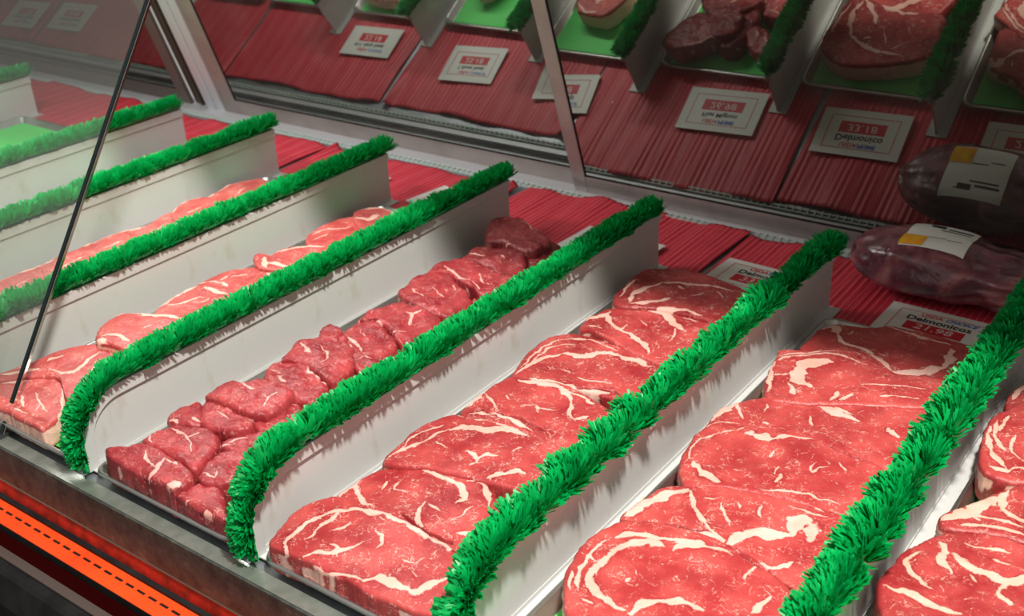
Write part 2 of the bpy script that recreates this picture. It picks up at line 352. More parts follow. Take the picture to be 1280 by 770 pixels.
gq(.9992, 1.0006, .002, .74, .003).build('polished_edge', simple('polished_edge_glass', (.75, .62, .55), .12, 1.0), gp)
MB().box(.988, 1.001, -.0055, .0065, -.0010, .0045).build('corner_clip', simple('black_clip', (.02, .02, .02), .4), gp)

# ------------------------------------------------------------------ red mats
rng = np.random.default_rng(5)
def red_mat(x0, x1, ya, yb, seed, label):
    r_ = np.random.default_rng(seed); nx = int((x1 - x0) / .0024); ny = 60
    xs = np.linspace(x0, x1, nx); ph = r_.uniform(0, 6, 4)
    v = []
    for j in range(ny):
        t = j / (ny - 1)
        for i, x in enumerate(xs):
            yy = ya + (yb + .003 * math.sin(x * 17 + ph[0]) + .0015 * math.sin(x * 47 + ph[1]) - ya) * t
            back = max(0, (yy - .765) / .15)
            z = -.0012 + .0006 * math.sin(x * 2 * math.pi / .0115)
            z += back * (.0045 * max(0, math.sin(x * 26 + ph[2] + 2 * t)) + .003 * max(0, math.sin(x * 61 + ph[3])) )
            e = min(x - x0, x1 - x) / .02
            if e < 1: z += back * .010 * math.sin(e * math.pi) * (.5 + .5 * math.sin(yy * 20 + ph[1]))
            v.append((x - (x0 + x1) / 2 + .004 * math.sin(yy * 9 + ph[2]) * t, yy - ya, z + .0034))
    f = [(j * nx + i, j * nx + i + 1, (j + 1) * nx + i + 1, (j + 1) * nx + i) for j in range(ny - 1) for i in range(nx - 1)]
    o = mesh_obj('red_mat', v, f, MAT, None, True); o.location = ((x0 + x1) / 2, ya, -.0034)
    s_ = o.modifiers.new('thickness', 'SOLIDIFY'); s_.thickness = .0010; s_.offset = -1
    tag(o, label, 'mat', 'red ribbed mats lining the counter')
for i, (a, b, yb, lb) in enumerate([(-2.55, -2.0, .925, 'red ribbed mat at the far left end of the counter'), (-1.99, -1.27, .93, 'red ribbed mat behind the empty left trays'),
        (-1.26, -.80, .915, 'bright red ribbed mat below the pale door post'), (-.79, -.352, .915, 'red ribbed mat left of the middle door stile'),
        (-.345, .060, .934, 'red ribbed mat with a raised left corner below the door stile'), (.066, .47, .925, 'dark red ribbed mat beside the vacuum-packed roast'),
        (.48, 1.05, .925, 'red ribbed mat at the right end of the counter')]):
    red_mat(a, b, .45, yb, i + 3, lb)

# ------------------------------------------------------------------ trays
def rrect(x0, x1, y0, y1, r, n=6):
    pts = []
    for cx, cy, a0 in ((x1 - r, y1 - r, 0), (x0 + r, y1 - r, 90), (x0 + r, y0 + r, 180), (x1 - r, y0 + r, 270)):
        for k in range(n + 1):
            a = math.radians(a0 + 90 * k / n); pts.append((cx + r * math.cos(a), cy + r * math.sin(a)))
    return pts
def tray(x0, x1, label, liner=True, y0=-.0078, y1=.712):
    cx, cy = (x0 + x1) / 2, (y0 + y1) / 2
    t = empty('sheet_tray', (cx, cy, 0), label, 'tray', 'sheet trays in the counter')
    prof = [(0.0, .0125, .0), (-.0012, .0148, 0), (.0012, .0165, 0), (.0042, .0150, 0), (.0060, .0125, 0), (.0125, .0030, 0), (.018, .0014, 0)]
    prof = [(.0015, .0115), (.0, .0130), (.0010, .0155), (.0035, .0162), (.0055, .0148), (.0115, .0035), (.0150, .0016)]
    v, f = [], []; rings = []
    for d, z in prof:
        p = rrect(x0 + d - cx, x1 - d - cx, y0 + d - cy, y1 - d - cy, max(.018 - d, .004)); rings.append(len(v)); v += [(a, b, z) for a, b in p]
    n = len(p)
    for k in range(len(prof) - 1):
        for i in range(n): f.append((rings[k] + i, rings[k] + (i + 1) % n, rings[k + 1] + (i + 1) % n, rings[k + 1] + i))
    f.append(tuple(rings[-1] + i for i in range(n)))
    # outer wall and underside
    b0 = len(v); p = rrect(x0 + .009 - cx, x1 - .009 - cx, y0 + .009 - cy, y1 - .009 - cy, .01); v += [(a, b, .0) for a, b in p]
    for i in range(n): f.append((rings[0] + (i + 1) % n, rings[0] + i, b0 + i, b0 + (i + 1) % n))
    f.append(tuple(b0 + i for i in reversed(range(n))))
    mesh_obj('pan', v, f, TRAY, t, True)
    if liner:
        nx, ny = 14, 60; v = []; r_ = random.Random(label)
        for j in range(ny):
            for i in range(nx):
                X = x0 + .015 + (x1 - x0 - .030) * i / (nx - 1); Y = y0 + .015 + (y1 - y0 - .030) * j / (ny - 1)
                e = min(i, nx - 1 - i, j, ny - 1 - j)
                v.append((X - cx, Y - cy, .0024 + r_.uniform(0, .0008) + (.0022 if e == 0 else 0)))
        f = [(j * nx + i, j * nx + i + 1, (j + 1) * nx + i + 1, (j + 1) * nx + i) for j in range(ny - 1) for i in range(nx - 1)]
        mesh_obj('paper_liner', v, f, LINER, t, True)['label'] = 'light green paper liner'
    return t
tray(-1.500, -1.285, 'aluminium tray with bare green liner, behind the leftmost white divider')
tray(-1.270, -1.046, 'empty aluminium tray with green liner, left of the second white divider')
tray(-1.010, -.794, 'aluminium tray between the second and third white dividers', True)
tray(-.758, -.527, 'aluminium tray holding the strip steaks')
tray(-.489, -.280, 'aluminium tray holding the loin steaks')
tray(-.240, -.019, 'aluminium tray holding the filet mignon pieces', True)
tray(.018, .234, 'aluminium tray holding the ribeye steaks, its bright front corner showing')
tray(.270, .483, 'aluminium tray holding the delmonico steaks, its rounded back corner showing')
tray(.519, .740, 'aluminium tray at the right edge of the photo')

# ------------------------------------------------------------------ dividers with green garnish
def smooth_noise(r_, n, k):
    c = r_.normal(0, 1, n // k + 4); x = np.arange(n) / k
    i = x.astype(int); t = x - i; t = t * t * (3 - 2 * t)
    return c[i] * (1 - t) + c[i + 1] * t
def edge_path(ins, R=.054):
    # from the back top, forward along the top, round the front corner, down the front; ins = inset
    pts = []; r = R - ins
    for y in np.linspace(LEN, R, 60): pts.append((y, H - ins, 0, 1))
    for a in np.linspace(0, 90, 14)[1:]:
        a = math.radians(a); pts.append((R - r * math.sin(a), H - R + r * math.cos(a), -math.sin(a), math.cos(a)))
    for z in np.linspace(H - R, 0.0, 8)[1:]: pts.append((ins, z, -1, 0))
    return pts
def garnish(seed, clump=.07):
    r_ = np.random.default_rng(seed)
    P = np.array(edge_path(-.0065)); P = P[:, :]
    seg = np.linalg.norm(np.diff(P[:, :2], axis=0), axis=1); s = np.concatenate([[0], np.cumsum(seg)]); tot = s[-1] - .010
    rows = int(tot / .00155)
    lean = smooth_noise(r_, rows, 9) * (.20 + clump * 2.5); big = smooth_noise(r_, rows, 10) * clump + 1; shift = smooth_noise(r_, rows, 16) * .10
    V, F = [], []
    def blade(o, d, wv, nrm, ln, wd):
        b = len(V); q = o + d * ln * .5 + nrm * ln * .10; e = o + d * ln - nrm * ln * .10
        V.extend([o - wv * wd * .35, o + wv * wd * .35, q - wv * wd * .5, q + wv * wd * .5, e - wv * wd * .20, e + wv * wd * .20])
        F.extend([(b, b + 1, b + 3, b + 2), (b + 2, b + 3, b + 5, b + 4)])
    for k in range(rows):
        sk = .002 + tot * (k / rows) * .995
        y = np.interp(sk, s, P[:, 0]); z = np.interp(sk, s, P[:, 1]); ny = np.interp(sk, s, P[:, 2]); nz = np.interp(sk, s, P[:, 3])
        l_ = math.hypot(ny, nz); nrm = np.array([0, ny / l_, nz / l_]); tan = np.array([0, nz / l_, -ny / l_]); side = np.array([1., 0, 0])
        fb = float(np.clip((.050 - y) / .050, 0, 1)); kf = 1 - .30 * fb
        o = np.array([0, y, z]) - nrm * (.0035 * fb)
        for j in range(15):
            th = math.radians(-106 + 184 * (j + r_.uniform(-.5, .5)) / 14) + shift[k]
            dr = side * math.sin(th) + nrm * math.cos(th) * kf
            l0 = np.linalg.norm(dr); d = dr + tan * (lean[k] + r_.normal(0, .20)); d *= l0 / np.linalg.norm(d)
            wv = np.cross(d, side * math.cos(th) - nrm * math.sin(th)); wv /= np.linalg.norm(wv)
            wv = wv + (side * math.cos(th) - nrm * math.sin(th)) * r_.normal(0, .5); wv /= np.linalg.norm(wv)
            nn = np.cross(wv, d)
            ln = (.0240 + r_.uniform(-.0026, .0014)) * big[k] * (1.0 if abs(th) < 1.35 else .85)
            blade(o + tan * r_.uniform(-.001, .001), d, wv, nn, ln, r_.uniform(.0032, .0064))
    # stem core
    b0 = len(V); n = 8; pp = [p for p in P[::1] if True]
    for (y, z, ny, nz) in pp:
        l_ = math.hypot(ny, nz)
        sh = -.0008 - .0045 * float(np.clip((.050 - y) / .050, 0, 1))
        for i in range(n):
            a = 2 * math.pi * i / n
            V.append(np.array([.0040 * math.sin(a), y + ny / l_ * (sh + .0040 * math.cos(a)), z + nz / l_ * (sh + .0040 * math.cos(a))]))
    for k in range(len(pp) - 1):
        for i in range(n): F.append((b0 + k * n + i, b0 + k * n + (i + 1) % n, b0 + (k + 1) * n + (i + 1) % n, b0 + (k + 1) * n + i))
    return V, F
def divider(x, seed, label):
    t = empty('tray_divider', (x, 0, 0), label, 'divider', 'white dividers with green garnish')
    # panel
    out = [(p[0], p[1]) for p in edge_path(.0)] + [(LEN, 0)]
    mb = MB(); mb.prism_x(out, -.0013, .0013); mb.build('panel', WHITE, t)
    e0 = edge_path(.0); e1 = edge_path(.0135); e2 = edge_path(.0155)
    mb = MB()
    def strip(a, b, hx):
        n = len(a); o_ = len(mb.v)
        for sgn in (-1, 1):
            mb.v.extend([(sgn * hx, p[0], p[1]) for p in a]); mb.v.extend([(sgn * hx, p[0], p[1]) for p in b])
        for i in range(n - 1):
            mb.f += [(o_+i, o_+i+1, o_+n+i+1, o_+n+i), (o_+2*n+i, o_+3*n+i, o_+3*n+i+1, o_+2*n+i+1), (o_+i, o_+2*n+i, o_+2*n+i+1, o_+i+1), (o_+n+i, o_+n+i+1, o_+3*n+i+1, o_+3*n+i)]
        mb.f += [(o_, o_+n, o_+3*n, o_+2*n), (o_+n-1, o_+3*n-1, o_+4*n-1, o_+2*n-1)]
    strip([(p[0] - p[2]*-.0 , p[1]) for p in e0], [(p[0], p[1]) for p in e1], .0052)
    mb.build('garnish_channel', WHITE, t, bevel=.0008)
    MB().box(-.015, .0155, .004, LEN + .004, 0, .0014).box(-.0021, .0021, .004, LEN - .0002, .0014, .006).build('foot', WHITE, t)
    V, F = garnish(seed, .13 if x > .1 else .06); o = mesh_obj('parsley_garnish', V, F, GREEN, t); o['label'] = 'bright green plastic parsley fringe'
    return t
DX = [(-2.01, 'white divider at the far left end, seen only in the mirror'), (-1.530, 'leftmost white divider, far behind the front glass'), (-1.0283, 'white divider crossed by the dark glass edge near its front, first of the close-set ones'),
      (-.7763, 'green-topped white divider left of the strip steaks'), (-.5075, 'green-topped white divider between the strip steaks and the loin steaks'),
      (-.2608, 'green-topped white divider between the loin steaks and the filet mignon'), (0.0, 'green-topped white divider between the filet mignon and the ribeyes, stray leaves at its front bend'),
      (.2528, 'green-topped white divider between the ribeyes and the delmonico steaks'), (.5003, 'green-topped white divider between the delmonico steaks and the right-hand tray')]
for i, (x, lb) in enumerate(DX): divider(x, 20 + i, lb)

# ------------------------------------------------------------------ price cards
def text_mesh(txt, size, mat, parent, loc, bold=0.0, shear=0.0, align='CENTER', name='lettering', label=None, sx=1.0):
    c = bpy.data.curves.new('tmp', 'FONT'); c.body = txt; c.size = size; c.offset = bold * size; c.shear = shear
    c.align_x = align; c.align_y = 'CENTER'; c.extrude = .00012; c.resolution_u = 4
    o = bpy.data.objects.new('tmp', c); COL.objects.link(o)
    bpy.context.view_layer.update(); dg = bpy.context.evaluated_depsgraph_get()
    me = bpy.data.meshes.new_from_object(o.evaluated_get(dg)); bpy.data.objects.remove(o)
    me.materials.clear(); me.materials.append(mat)
    q = bpy.data.objects.new(name, me); COL.objects.link(q); q.parent = parent; q.location = loc; q.scale = (sx, 1, 1)
    if label: q['label'] = label
    return q
def rect_ring(w_, h_, t_, z):
    mb = MB(); mb.box(-w_, w_, -h_, -h_ + t_, z, z + .0002); mb.box(-w_, w_, h_ - t_, h_, z, z + .0002)
    mb.box(-w_, -w_ + t_, -h_ + t_, h_ - t_, z, z + .0002); mb.box(w_ - t_, w_, -h_ + t_, h_ - t_, z, z + .0002); return mb
def card(x, y, ang, label, grade, name, price, z=.0048, W=.137, Hh=.087, tilt=0.0, border=True):
    t = empty('price_card', (x, y, z), label, 'price card', 'price cards behind the trays'); t.rotation_euler = (math.radians(tilt), 0, math.radians(ang))
    mb = MB(); mb.box(-W/2, W/2, -Hh/2, Hh/2, 0, .0008); mb.build('card_base', CARD, t, bevel=.0003)
    k = W / .137
    if border: rect_ring(.0535 * k, .031 * k, .0011, .0008).build('printed_border', RED, t)
    text_mesh('USDA', .0105 * k, RED, t, (-.026 * k, .0235 * k, .0010), .02, 0, 'LEFT')
    if grade == 'PRIME': text_mesh('PRIME', .0105 * k, BLUE, t, (.002 * k, .0235 * k, .0010), .03, 0, 'LEFT')
    else: text_mesh(grade, .0105 * k, BLUE, t, (.003 * k, .0235 * k, .0010), .02, .5, 'LEFT')
    text_mesh(name, .0165 * k if len(name) < 12 else .0125 * k, INK, t, (0, .0105 * k, .0010), .02, 0)
    mb = MB(); mb.box(-.036 * k, .036 * k, -.0205 * k, .001 * k, .0008, .0010); mb.build('price_panel', RED, t)
    text_mesh(price, .0185 * k, WHITEPRINT, t, (-.001 * k, -.0097 * k, .0012), .0, .12, sx=1.15)
    return t
card(.1460, .7820, -2, 'white price card reading Delmonico, half hidden by green garnish behind the ribeyes', 'PRIME', 'Delmonico', '33.18')
card(-.090, .7790, -3, 'white price card reading Filet Mignon, seen in the mirror above the fringe', 'PRIME', 'Filet Mignon', '26.98')
card(.3880, .7680, -1, 'white price card reading Delmonicos, in front of the vacuum-packed roast', 'CHOICE', 'Delmonicos', '21.98')
card(-.4040, .7960, -9, 'crooked white price card whose reflection is cut by the door stile', 'CHOICE', 'N.Y. Strip', '24.18')
card(-.635, .7930, -4, 'white price card behind the strip steaks, second reflected card from the pale post', 'CHOICE', 'T-Bone Steak', '25.18', W=.124)
card(-.913, .7740, -2, 'price card without a border, first reflected card from the pale post', 'CHOICE', 'N.Y. Strip Steak', '22.18', W=.133, Hh=.076, border=False)
card(-1.905, .8300, -2, 'blurred white price card seen in the far left mirror, the one nearer the post', 'CHOICE', 'Chuck Roast', '14.98')
card(-2.095, .8450, -2, 'blurred white price card at the far left of the photo', 'CHOICE', 'Round Roast', '12.98')

# ------------------------------------------------------------------ meat
# kind, label, group, x, y, top z, slope, thickness, side fat, painted shade (rear pieces), outline (mm), fat seams (width mm, points mm), creases (mm)
MEAT = [
["ribeye_steak","large marbled ribeye steak nearest the front rail, its rough side hanging over the tray edge","ribeye steaks in the tray right of the filets",0.1228,0.0366,0.037,0.06,0.03,0.25,0,[[-90.3,-40.1],[-97.5,-25.3],[-103.9,2.3],[-96.2,29.9],[-82.2,45.0],[-56.9,46.2],[-29.8,50.1],[1.2,48.7],[31.8,46.6],[54.5,44.0],[70.5,34.4],[92.2,15.0],[116.8,-8.5],[109.4,-25.8],[90.5,-32.0],[65.3,-36.7],[37.0,-38.6],[15.2,-37.3],[-14.8,-38.2],[-41.1,-38.7],[-71.7,-40.6]],[[8,[[-58.7,37.0],[-44.3,41.5],[-26.7,46.6],[-7.5,47.5],[14.1,46.1],[38.4,44.3],[58.5,39.1]]],[3.5,[[-52.4,38.0],[-68.8,25.7],[-78.0,8.3],[-80.0,-13.6],[-76.0,-32.7],[-64.9,-43.3]]],[3,[[-64.5,25.6],[-64.9,5.7],[-62.9,-9.8],[-64.3,-20.8]]],[1.8,[[-51.4,4.6],[-46.1,12.9],[-45.9,23.4]]],[7,[[18.6,-31.8],[25.5,-21.9],[35.4,-19.4],[57.5,-19.5],[70.1,-15.2],[73.9,-0.6],[79.6,10.8]]],[3.5,[[-48.8,-36.1],[-39.2,-25.5],[-28.1,-16.4],[-19.9,-4.1],[-15.0,8.7]]],[2.5,[[-40.7,-11.6],[-26.4,-12.9],[-27.1,-19.4]]],[3,[[-38.8,-40.9],[-9.1,-35.9],[16.1,-32.2]]],[1.5,[[28.9,5.8],[40.9,8.3],[45.4,19.3]]],[1.5,[[-18.7,26.7],[-2.4,17.4],[-1.0,7.2]]]],[]],
["ribeye_steak","round-eyed ribeye steak with a thick curved fat seam, second from the front rail","ribeye steaks in the tray right of the filets",0.106,0.1187,0.034,0.03,0.028,0.3,0,[[-68.0,-39.8],[-74.0,-30.4],[-73.4,-15.2],[-73.3,-1.6],[-71.2,8.9],[-68.1,18.5],[-62.3,25.1],[-33.4,44.3],[-4.4,54.2],[23.3,57.4],[47.4,55.0],[67.0,40.3],[92.0,18.2],[110.0,-25.0],[97.3,-44.0],[83.9,-38.4],[49.6,-32.7],[14.0,-29.7],[-16.4,-29.3],[-40.2,-36.9]],[[3.5,[[-71.5,-3.5],[-63.5,-16.6],[-43.6,-27.7],[-30.0,-27.8]]],[6,[[-69.5,-34.9],[-71.2,-19.8],[-71.5,-3.5]]],[5,[[-31.6,42.2],[-1.0,42.6],[20.0,39.0],[35.5,28.2],[32.1,19.0]]],[3,[[21.8,50.5],[34.2,53.6],[50.7,44.7],[65.2,29.5]]],[3.5,[[6.4,4.6],[10.1,-11.5],[27.1,-25.6],[38.0,-28.2]]],[1.6,[[10.8,3.0],[26.8,1.6]]],[1.5,[[-47.8,7.9],[-41.9,-3.3]]],[2,[[39.7,-7.0],[48.1,5.1],[49.7,21.3]]],[1.5,[[-37.3,17.4],[-34.2,4.3],[-18.4,5.2]]],[5,[[61.5,-17.6],[74.0,-9.8]]]],[[[-3.4,-21.2],[30.5,-26.2],[65.0,-31.1]]]],
["ribeye_steak","ribeye steak with a pale fat crescent along its back, third from the front rail","ribeye steaks in the tray right of the filets",0.1046,0.2085,0.04,0.0,0.03,0.1,0,[[-67.5,-61.4],[-73.2,-46.6],[-76.5,-15.8],[-77.1,14.3],[-65.3,38.5],[-51.8,48.8],[-24.3,55.0],[4.5,58.6],[40.6,53.8],[94.6,46.4],[107.1,27.0],[111.4,-13.8],[95.6,-23.8],[53.2,-31.5],[0.8,-42.2],[-25.5,-47.7],[-46.6,-59.6]],[[3,[[-65.7,-58.6],[-65.5,-38.3],[-55.1,-18.0],[-53.7,2.1],[-49.4,19.1]]],[7,[[-47.5,16.8],[-32.6,31.5],[-14.0,36.1],[6.4,49.0],[30.0,51.6]]],[2,[[-67.4,-36.1],[-68.0,-10.4],[-64.8,7.6],[-57.2,23.3]]],[2.5,[[-6.1,-0.6],[4.6,-3.8],[12.9,-11.8]]],[2.2,[[9.0,-9.4],[12.8,1.4],[25.3,6.1]]],[1.8,[[11.2,-9.6],[10.9,-19.6]]],[5,[[40.3,-28.0],[48.8,-14.6],[56.2,-3.6],[65.3,-4.1]]],[1.5,[[34.2,18.3],[37.3,30.4]]],[1.6,[[-43.7,-7.3],[-28.6,-11.4]]],[2.5,[[-55.6,42.7],[-31.5,50.5],[16.9,55.7]]]],[]],
["ribeye_steak","ribeye steak with a dark red knob on its corner, fourth from the front rail","ribeye steaks in the tray right of the filets",0.1061,0.3053,0.041,0.0,0.026,0.2,0,[[-60.0,-44.8],[-63.0,-31.4],[-63.1,-15.9],[-62.4,0.3],[-63.3,21.9],[-55.2,45.5],[-31.0,50.2],[-12.4,57.6],[8.2,60.3],[45.1,51.3],[75.9,41.2],[99.6,27.0],[109.9,-21.9],[98.6,-53.9],[41.0,-46.2],[11.1,-42.1],[-29.7,-46.2],[-49.2,-52.9]],[[5,[[-60.0,-35.2],[-59.5,-7.8]]],[1.8,[[-61.3,-1.1],[-40.8,-13.6],[-25.6,-25.0]]],[7,[[-43.7,40.3],[-13.7,48.7],[12.0,46.8],[30.8,31.2]]],[5,[[11.1,48.1],[33.2,46.2],[52.8,41.2]]],[3,[[29.9,32.6],[38.4,15.2],[52.1,5.4]]],[4.5,[[-48.3,-43.1],[-21.8,-30.1],[7.0,-32.2],[26.2,-36.2]]],[2,[[-11.5,-1.0],[3.5,4.6],[14.1,-7.5]]],[2,[[7.0,1.1],[26.1,9.3]]],[4,[[53.8,2.8],[60.7,18.1]]],[1.6,[[-40.7,7.9],[-27.5,0.5]]]],[[[-43.6,-32.5],[-7.0,-24.5],[36.5,-27.9]]]],
["ribeye_steak","ribeye steak with a broad white fat band across its middle, fifth from the front rail","ribeye steaks in the tray right of the filets",0.1113,0.4078,0.038,0.03,0.026,0.1,0,[[-66.6,-53.7],[-75.2,-32.7],[-82.1,0.7],[-83.3,36.7],[-65.7,60.1],[-32.3,68.2],[4.8,63.7],[83.3,49.4],[103.1,18.7],[104.7,-18.7],[90.1,-29.4],[71.0,-32.4],[19.0,-37.6],[-18.9,-43.3],[-51.9,-50.9]],[[3.5,[[-64.7,-48.6],[-63.5,-23.8],[-58.4,-2.3],[-41.6,15.8]]],[8,[[-41.6,15.8],[-20.2,21.9],[-6.7,40.2],[12.1,44.8]]],[5,[[12.1,44.8],[35.8,46.2],[56.1,41.9]]],[2,[[-67.9,-36.5],[-72.3,12.7],[-60.7,47.5],[-26.2,58.7],[5.6,53.6]]],[2,[[-65.2,-16.6],[-63.8,21.9],[-43.5,42.2]]],[5,[[-47.0,-50.0],[-9.4,-41.5],[19.8,-37.6],[45.8,-29.8]]],[2,[[-4.3,-17.2],[16.7,-16.6],[37.5,-8.2]]],[1.6,[[-29.4,-12.0],[-15.2,-13.7]]]],[[[11.7,-34.8],[38.6,-26.5],[56.2,-21.8]]]],
["ribeye_steak","ribeye steak with a branching fat streak and dark red side, second from the tray back","ribeye steaks in the tray right of the filets",0.1182,0.5131,0.043,0.0,0.026,0.25,0,[[-64.4,-32.9],[-73.5,-6.8],[-69.5,10.6],[-62.7,27.4],[-41.6,47.7],[-25.6,57.4],[-6.7,63.8],[62.0,60.7],[82.6,42.7],[97.8,-30.5],[86.7,-62.9],[65.3,-61.2],[11.7,-46.4],[-15.9,-38.5],[-46.1,-31.3]],[[6,[[-71.2,-10.3],[-60.8,5.9],[-54.4,19.7]]],[4,[[-58.3,14.9],[-36.1,-6.0],[-13.5,-13.7]]],[6,[[-13.5,-13.7],[15.5,-23.8],[36.0,-42.5]]],[2.5,[[-19.1,-10.0],[-20.6,3.4]]],[7,[[-25.4,47.4],[2.5,51.7],[26.4,34.4],[47.3,25.8]]],[2.5,[[-24.0,50.8],[9.7,58.6],[42.8,54.0]]],[2.5,[[-59.9,-20.5],[-42.4,-19.5]]],[1.6,[[-13.8,22.1],[1.7,14.6]]],[2,[[33.0,26.5],[42.6,-0.3]]]],[]],
["ribeye_steak","rearmost ribeye steak beside the price card, shade put into its red, with a ring of fat","ribeye steaks in the tray right of the filets",0.1053,0.6119,0.047,-0.02,0.036,0.9,0.25,[[-57.5,-46.0],[-61.0,-23.1],[-65.5,-0.0],[-69.7,20.9],[-66.9,40.6],[-58.4,55.1],[-24.3,73.3],[18.0,72.8],[85.0,53.4],[107.1,31.7],[110.7,-19.9],[94.7,-41.6],[50.3,-41.5],[5.9,-46.5],[-24.9,-63.3],[-43.7,-64.6]],[[5,[[-30.7,-53.7],[-39.6,-29.2],[-34.9,-3.8],[-23.8,17.5]]],[5,[[-23.8,17.5],[-2.6,33.6],[36.4,43.8],[61.2,45.4]]],[6,[[-27.0,-54.0],[-8.9,-34.5],[3.5,-10.4]]],[5,[[4.8,-44.6],[35.4,-35.7],[62.0,-36.9]]],[3,[[-48.3,-45.8],[-56.3,-17.2],[-60.6,17.7]]],[1.8,[[20.8,3.3],[33.1,22.1]]],[1.8,[[43.5,34.3],[60.4,22.8]]],[2,[[-3.1,21.9],[8.4,17.7]]]],[]],
["delmonico_steak","big round delmonico steak with a wide smooth eye, nearest of its tray","delmonico steaks in the tray right of the ribeyes",0.3689,0.1432,0.042,0.0,0.036,0.6,0,[[-71.1,-58.6],[-83.0,-37.4],[-91.4,-6.0],[-89.9,25.6],[-81.0,47.9],[-57.4,63.2],[-27.1,69.0],[-0.5,72.9],[19.7,71.1],[48.0,63.3],[76.5,50.5],[89.9,38.8],[101.1,6.4],[99.3,-35.0],[78.6,-74.6],[38.2,-100.9],[-4.9,-107.0],[-45.0,-89.2]],[[6,[[-17.9,-51.3],[-34.4,-50.7],[-49.9,-44.7],[-60.9,-32.7],[-64.6,-14.2],[-62.1,6.6]]],[8,[[-63.3,8.4],[-55.0,24.2],[-43.7,35.5],[-30.5,34.9]]],[5,[[-20.3,36.4],[-14.2,48.2],[-0.9,55.5],[13.2,58.2],[25.7,57.5]]],[5,[[-10.1,-52.9],[-7.2,-36.3],[4.5,-24.0],[19.5,-16.4],[36.5,-15.4]]],[2.5,[[-60.5,-54.0],[-73.8,-28.9],[-78.5,-4.1],[-76.1,21.1]]],[2.5,[[-67.2,-56.0],[-79.0,-36.0]]],[2,[[-80.2,-11.6],[-68.0,-10.1]]],[6,[[-72.6,26.0],[-55.9,39.5],[-27.9,47.1],[-2.4,58.5]]],[2,[[45.9,34.9],[46.9,47.7],[47.8,58.2]]],[3,[[-41.1,-62.1],[-52.9,-58.3]]],[4,[[69.8,3.3],[73.4,28.3]]],[2,[[-34.6,-22.7],[-33.2,-14.6]]]],[[[11.1,69.9],[32.8,64.6],[51.0,57.7]]]],
["delmonico_steak","delmonico steak with a small oval muscle ringed in white fat, second of its tray","delmonico steaks in the tray right of the ribeyes",0.3781,0.2413,0.04,0.0,0.03,0.3,0,[[-93.9,-45.4],[-94.0,-18.3],[-86.6,13.2],[-68.9,30.7],[-42.3,47.7],[-7.1,59.8],[24.3,65.0],[78.5,66.7],[91.9,61.4],[87.8,19.1],[82.6,-21.7],[82.4,-47.2],[65.8,-45.4],[37.7,-33.5],[10.5,-27.7],[-9.8,-25.0],[-32.9,-29.3],[-50.5,-29.8],[-75.7,-40.6]],[[9,[[-91.5,-39.6],[-85.4,-15.6],[-75.3,5.5],[-63.3,23.7]]],[3,[[-60.2,24.2],[-42.4,3.5],[-24.1,-12.7],[-0.0,-22.6]]],[9,[[5.8,-28.0],[9.2,-10.0],[17.4,3.4],[31.6,7.3],[45.4,13.6]]],[10,[[45.7,16.4],[42.0,38.4],[50.0,40.9],[59.3,33.3],[62.0,16.4]]],[5,[[36.8,-35.8],[50.8,-34.1],[61.2,-18.6]]],[2.5,[[-26.2,22.6],[-16.0,12.0],[-4.5,-1.3]]],[2.5,[[4.2,39.3],[11.4,24.2]]],[1.6,[[-44.3,22.6],[-35.8,22.2]]],[1.6,[[-13.8,33.5],[-7.2,23.4]]],[2,[[29.6,70.2],[56.4,61.7]]],[1.5,[[25.5,53.0],[44.4,53.9],[62.1,57.0]]],[5,[[-48.1,-31.0],[-20.0,-23.6],[-0.1,-24.0]]]],[[[-54.0,-27.9],[-33.3,-25.5],[-20.2,-17.0]]]],
["delmonico_steak","delmonico steak with a white fat blot near its back edge, third of its tray","delmonico steaks in the tray right of the ribeyes",0.3658,0.3404,0.041,0.0,0.028,0.15,0,[[-80.2,-35.0],[-86.3,-7.4],[-88.7,25.6],[-73.6,47.5],[-52.4,55.6],[-7.8,62.8],[18.3,69.1],[74.2,61.2],[95.4,47.3],[104.2,11.3],[102.1,-32.7],[91.2,-35.9],[38.4,-37.6],[6.7,-42.9],[-28.3,-55.0],[-51.0,-69.5],[-62.2,-64.5]],[[11,[[-45.3,40.8],[-32.0,42.3],[-19.5,45.2]]],[6,[[-19.5,45.2],[-8.6,58.9],[17.7,68.7]]],[6,[[-67.8,-31.9],[-55.6,-41.7],[-40.5,-44.4],[-30.6,-47.3]]],[2,[[-77.6,-23.5],[-77.7,10.0],[-66.2,31.1],[-51.9,47.1]]],[2,[[-73.7,-37.3],[-79.0,-4.4],[-71.6,24.2]]],[2.2,[[30.6,34.1],[33.7,15.5],[43.8,29.8]]],[2,[[-10.3,32.5],[-8.5,14.0]]],[2,[[3.7,5.7],[7.8,-10.4]]],[3,[[13.0,-4.0],[14.5,-21.4]]],[1.6,[[51.4,42.5],[62.5,30.8]]],[2,[[5.3,-36.4],[39.3,-23.4],[76.5,-19.8]]]],[[[20.1,66.9],[43.1,63.1],[67.7,57.8]]]],
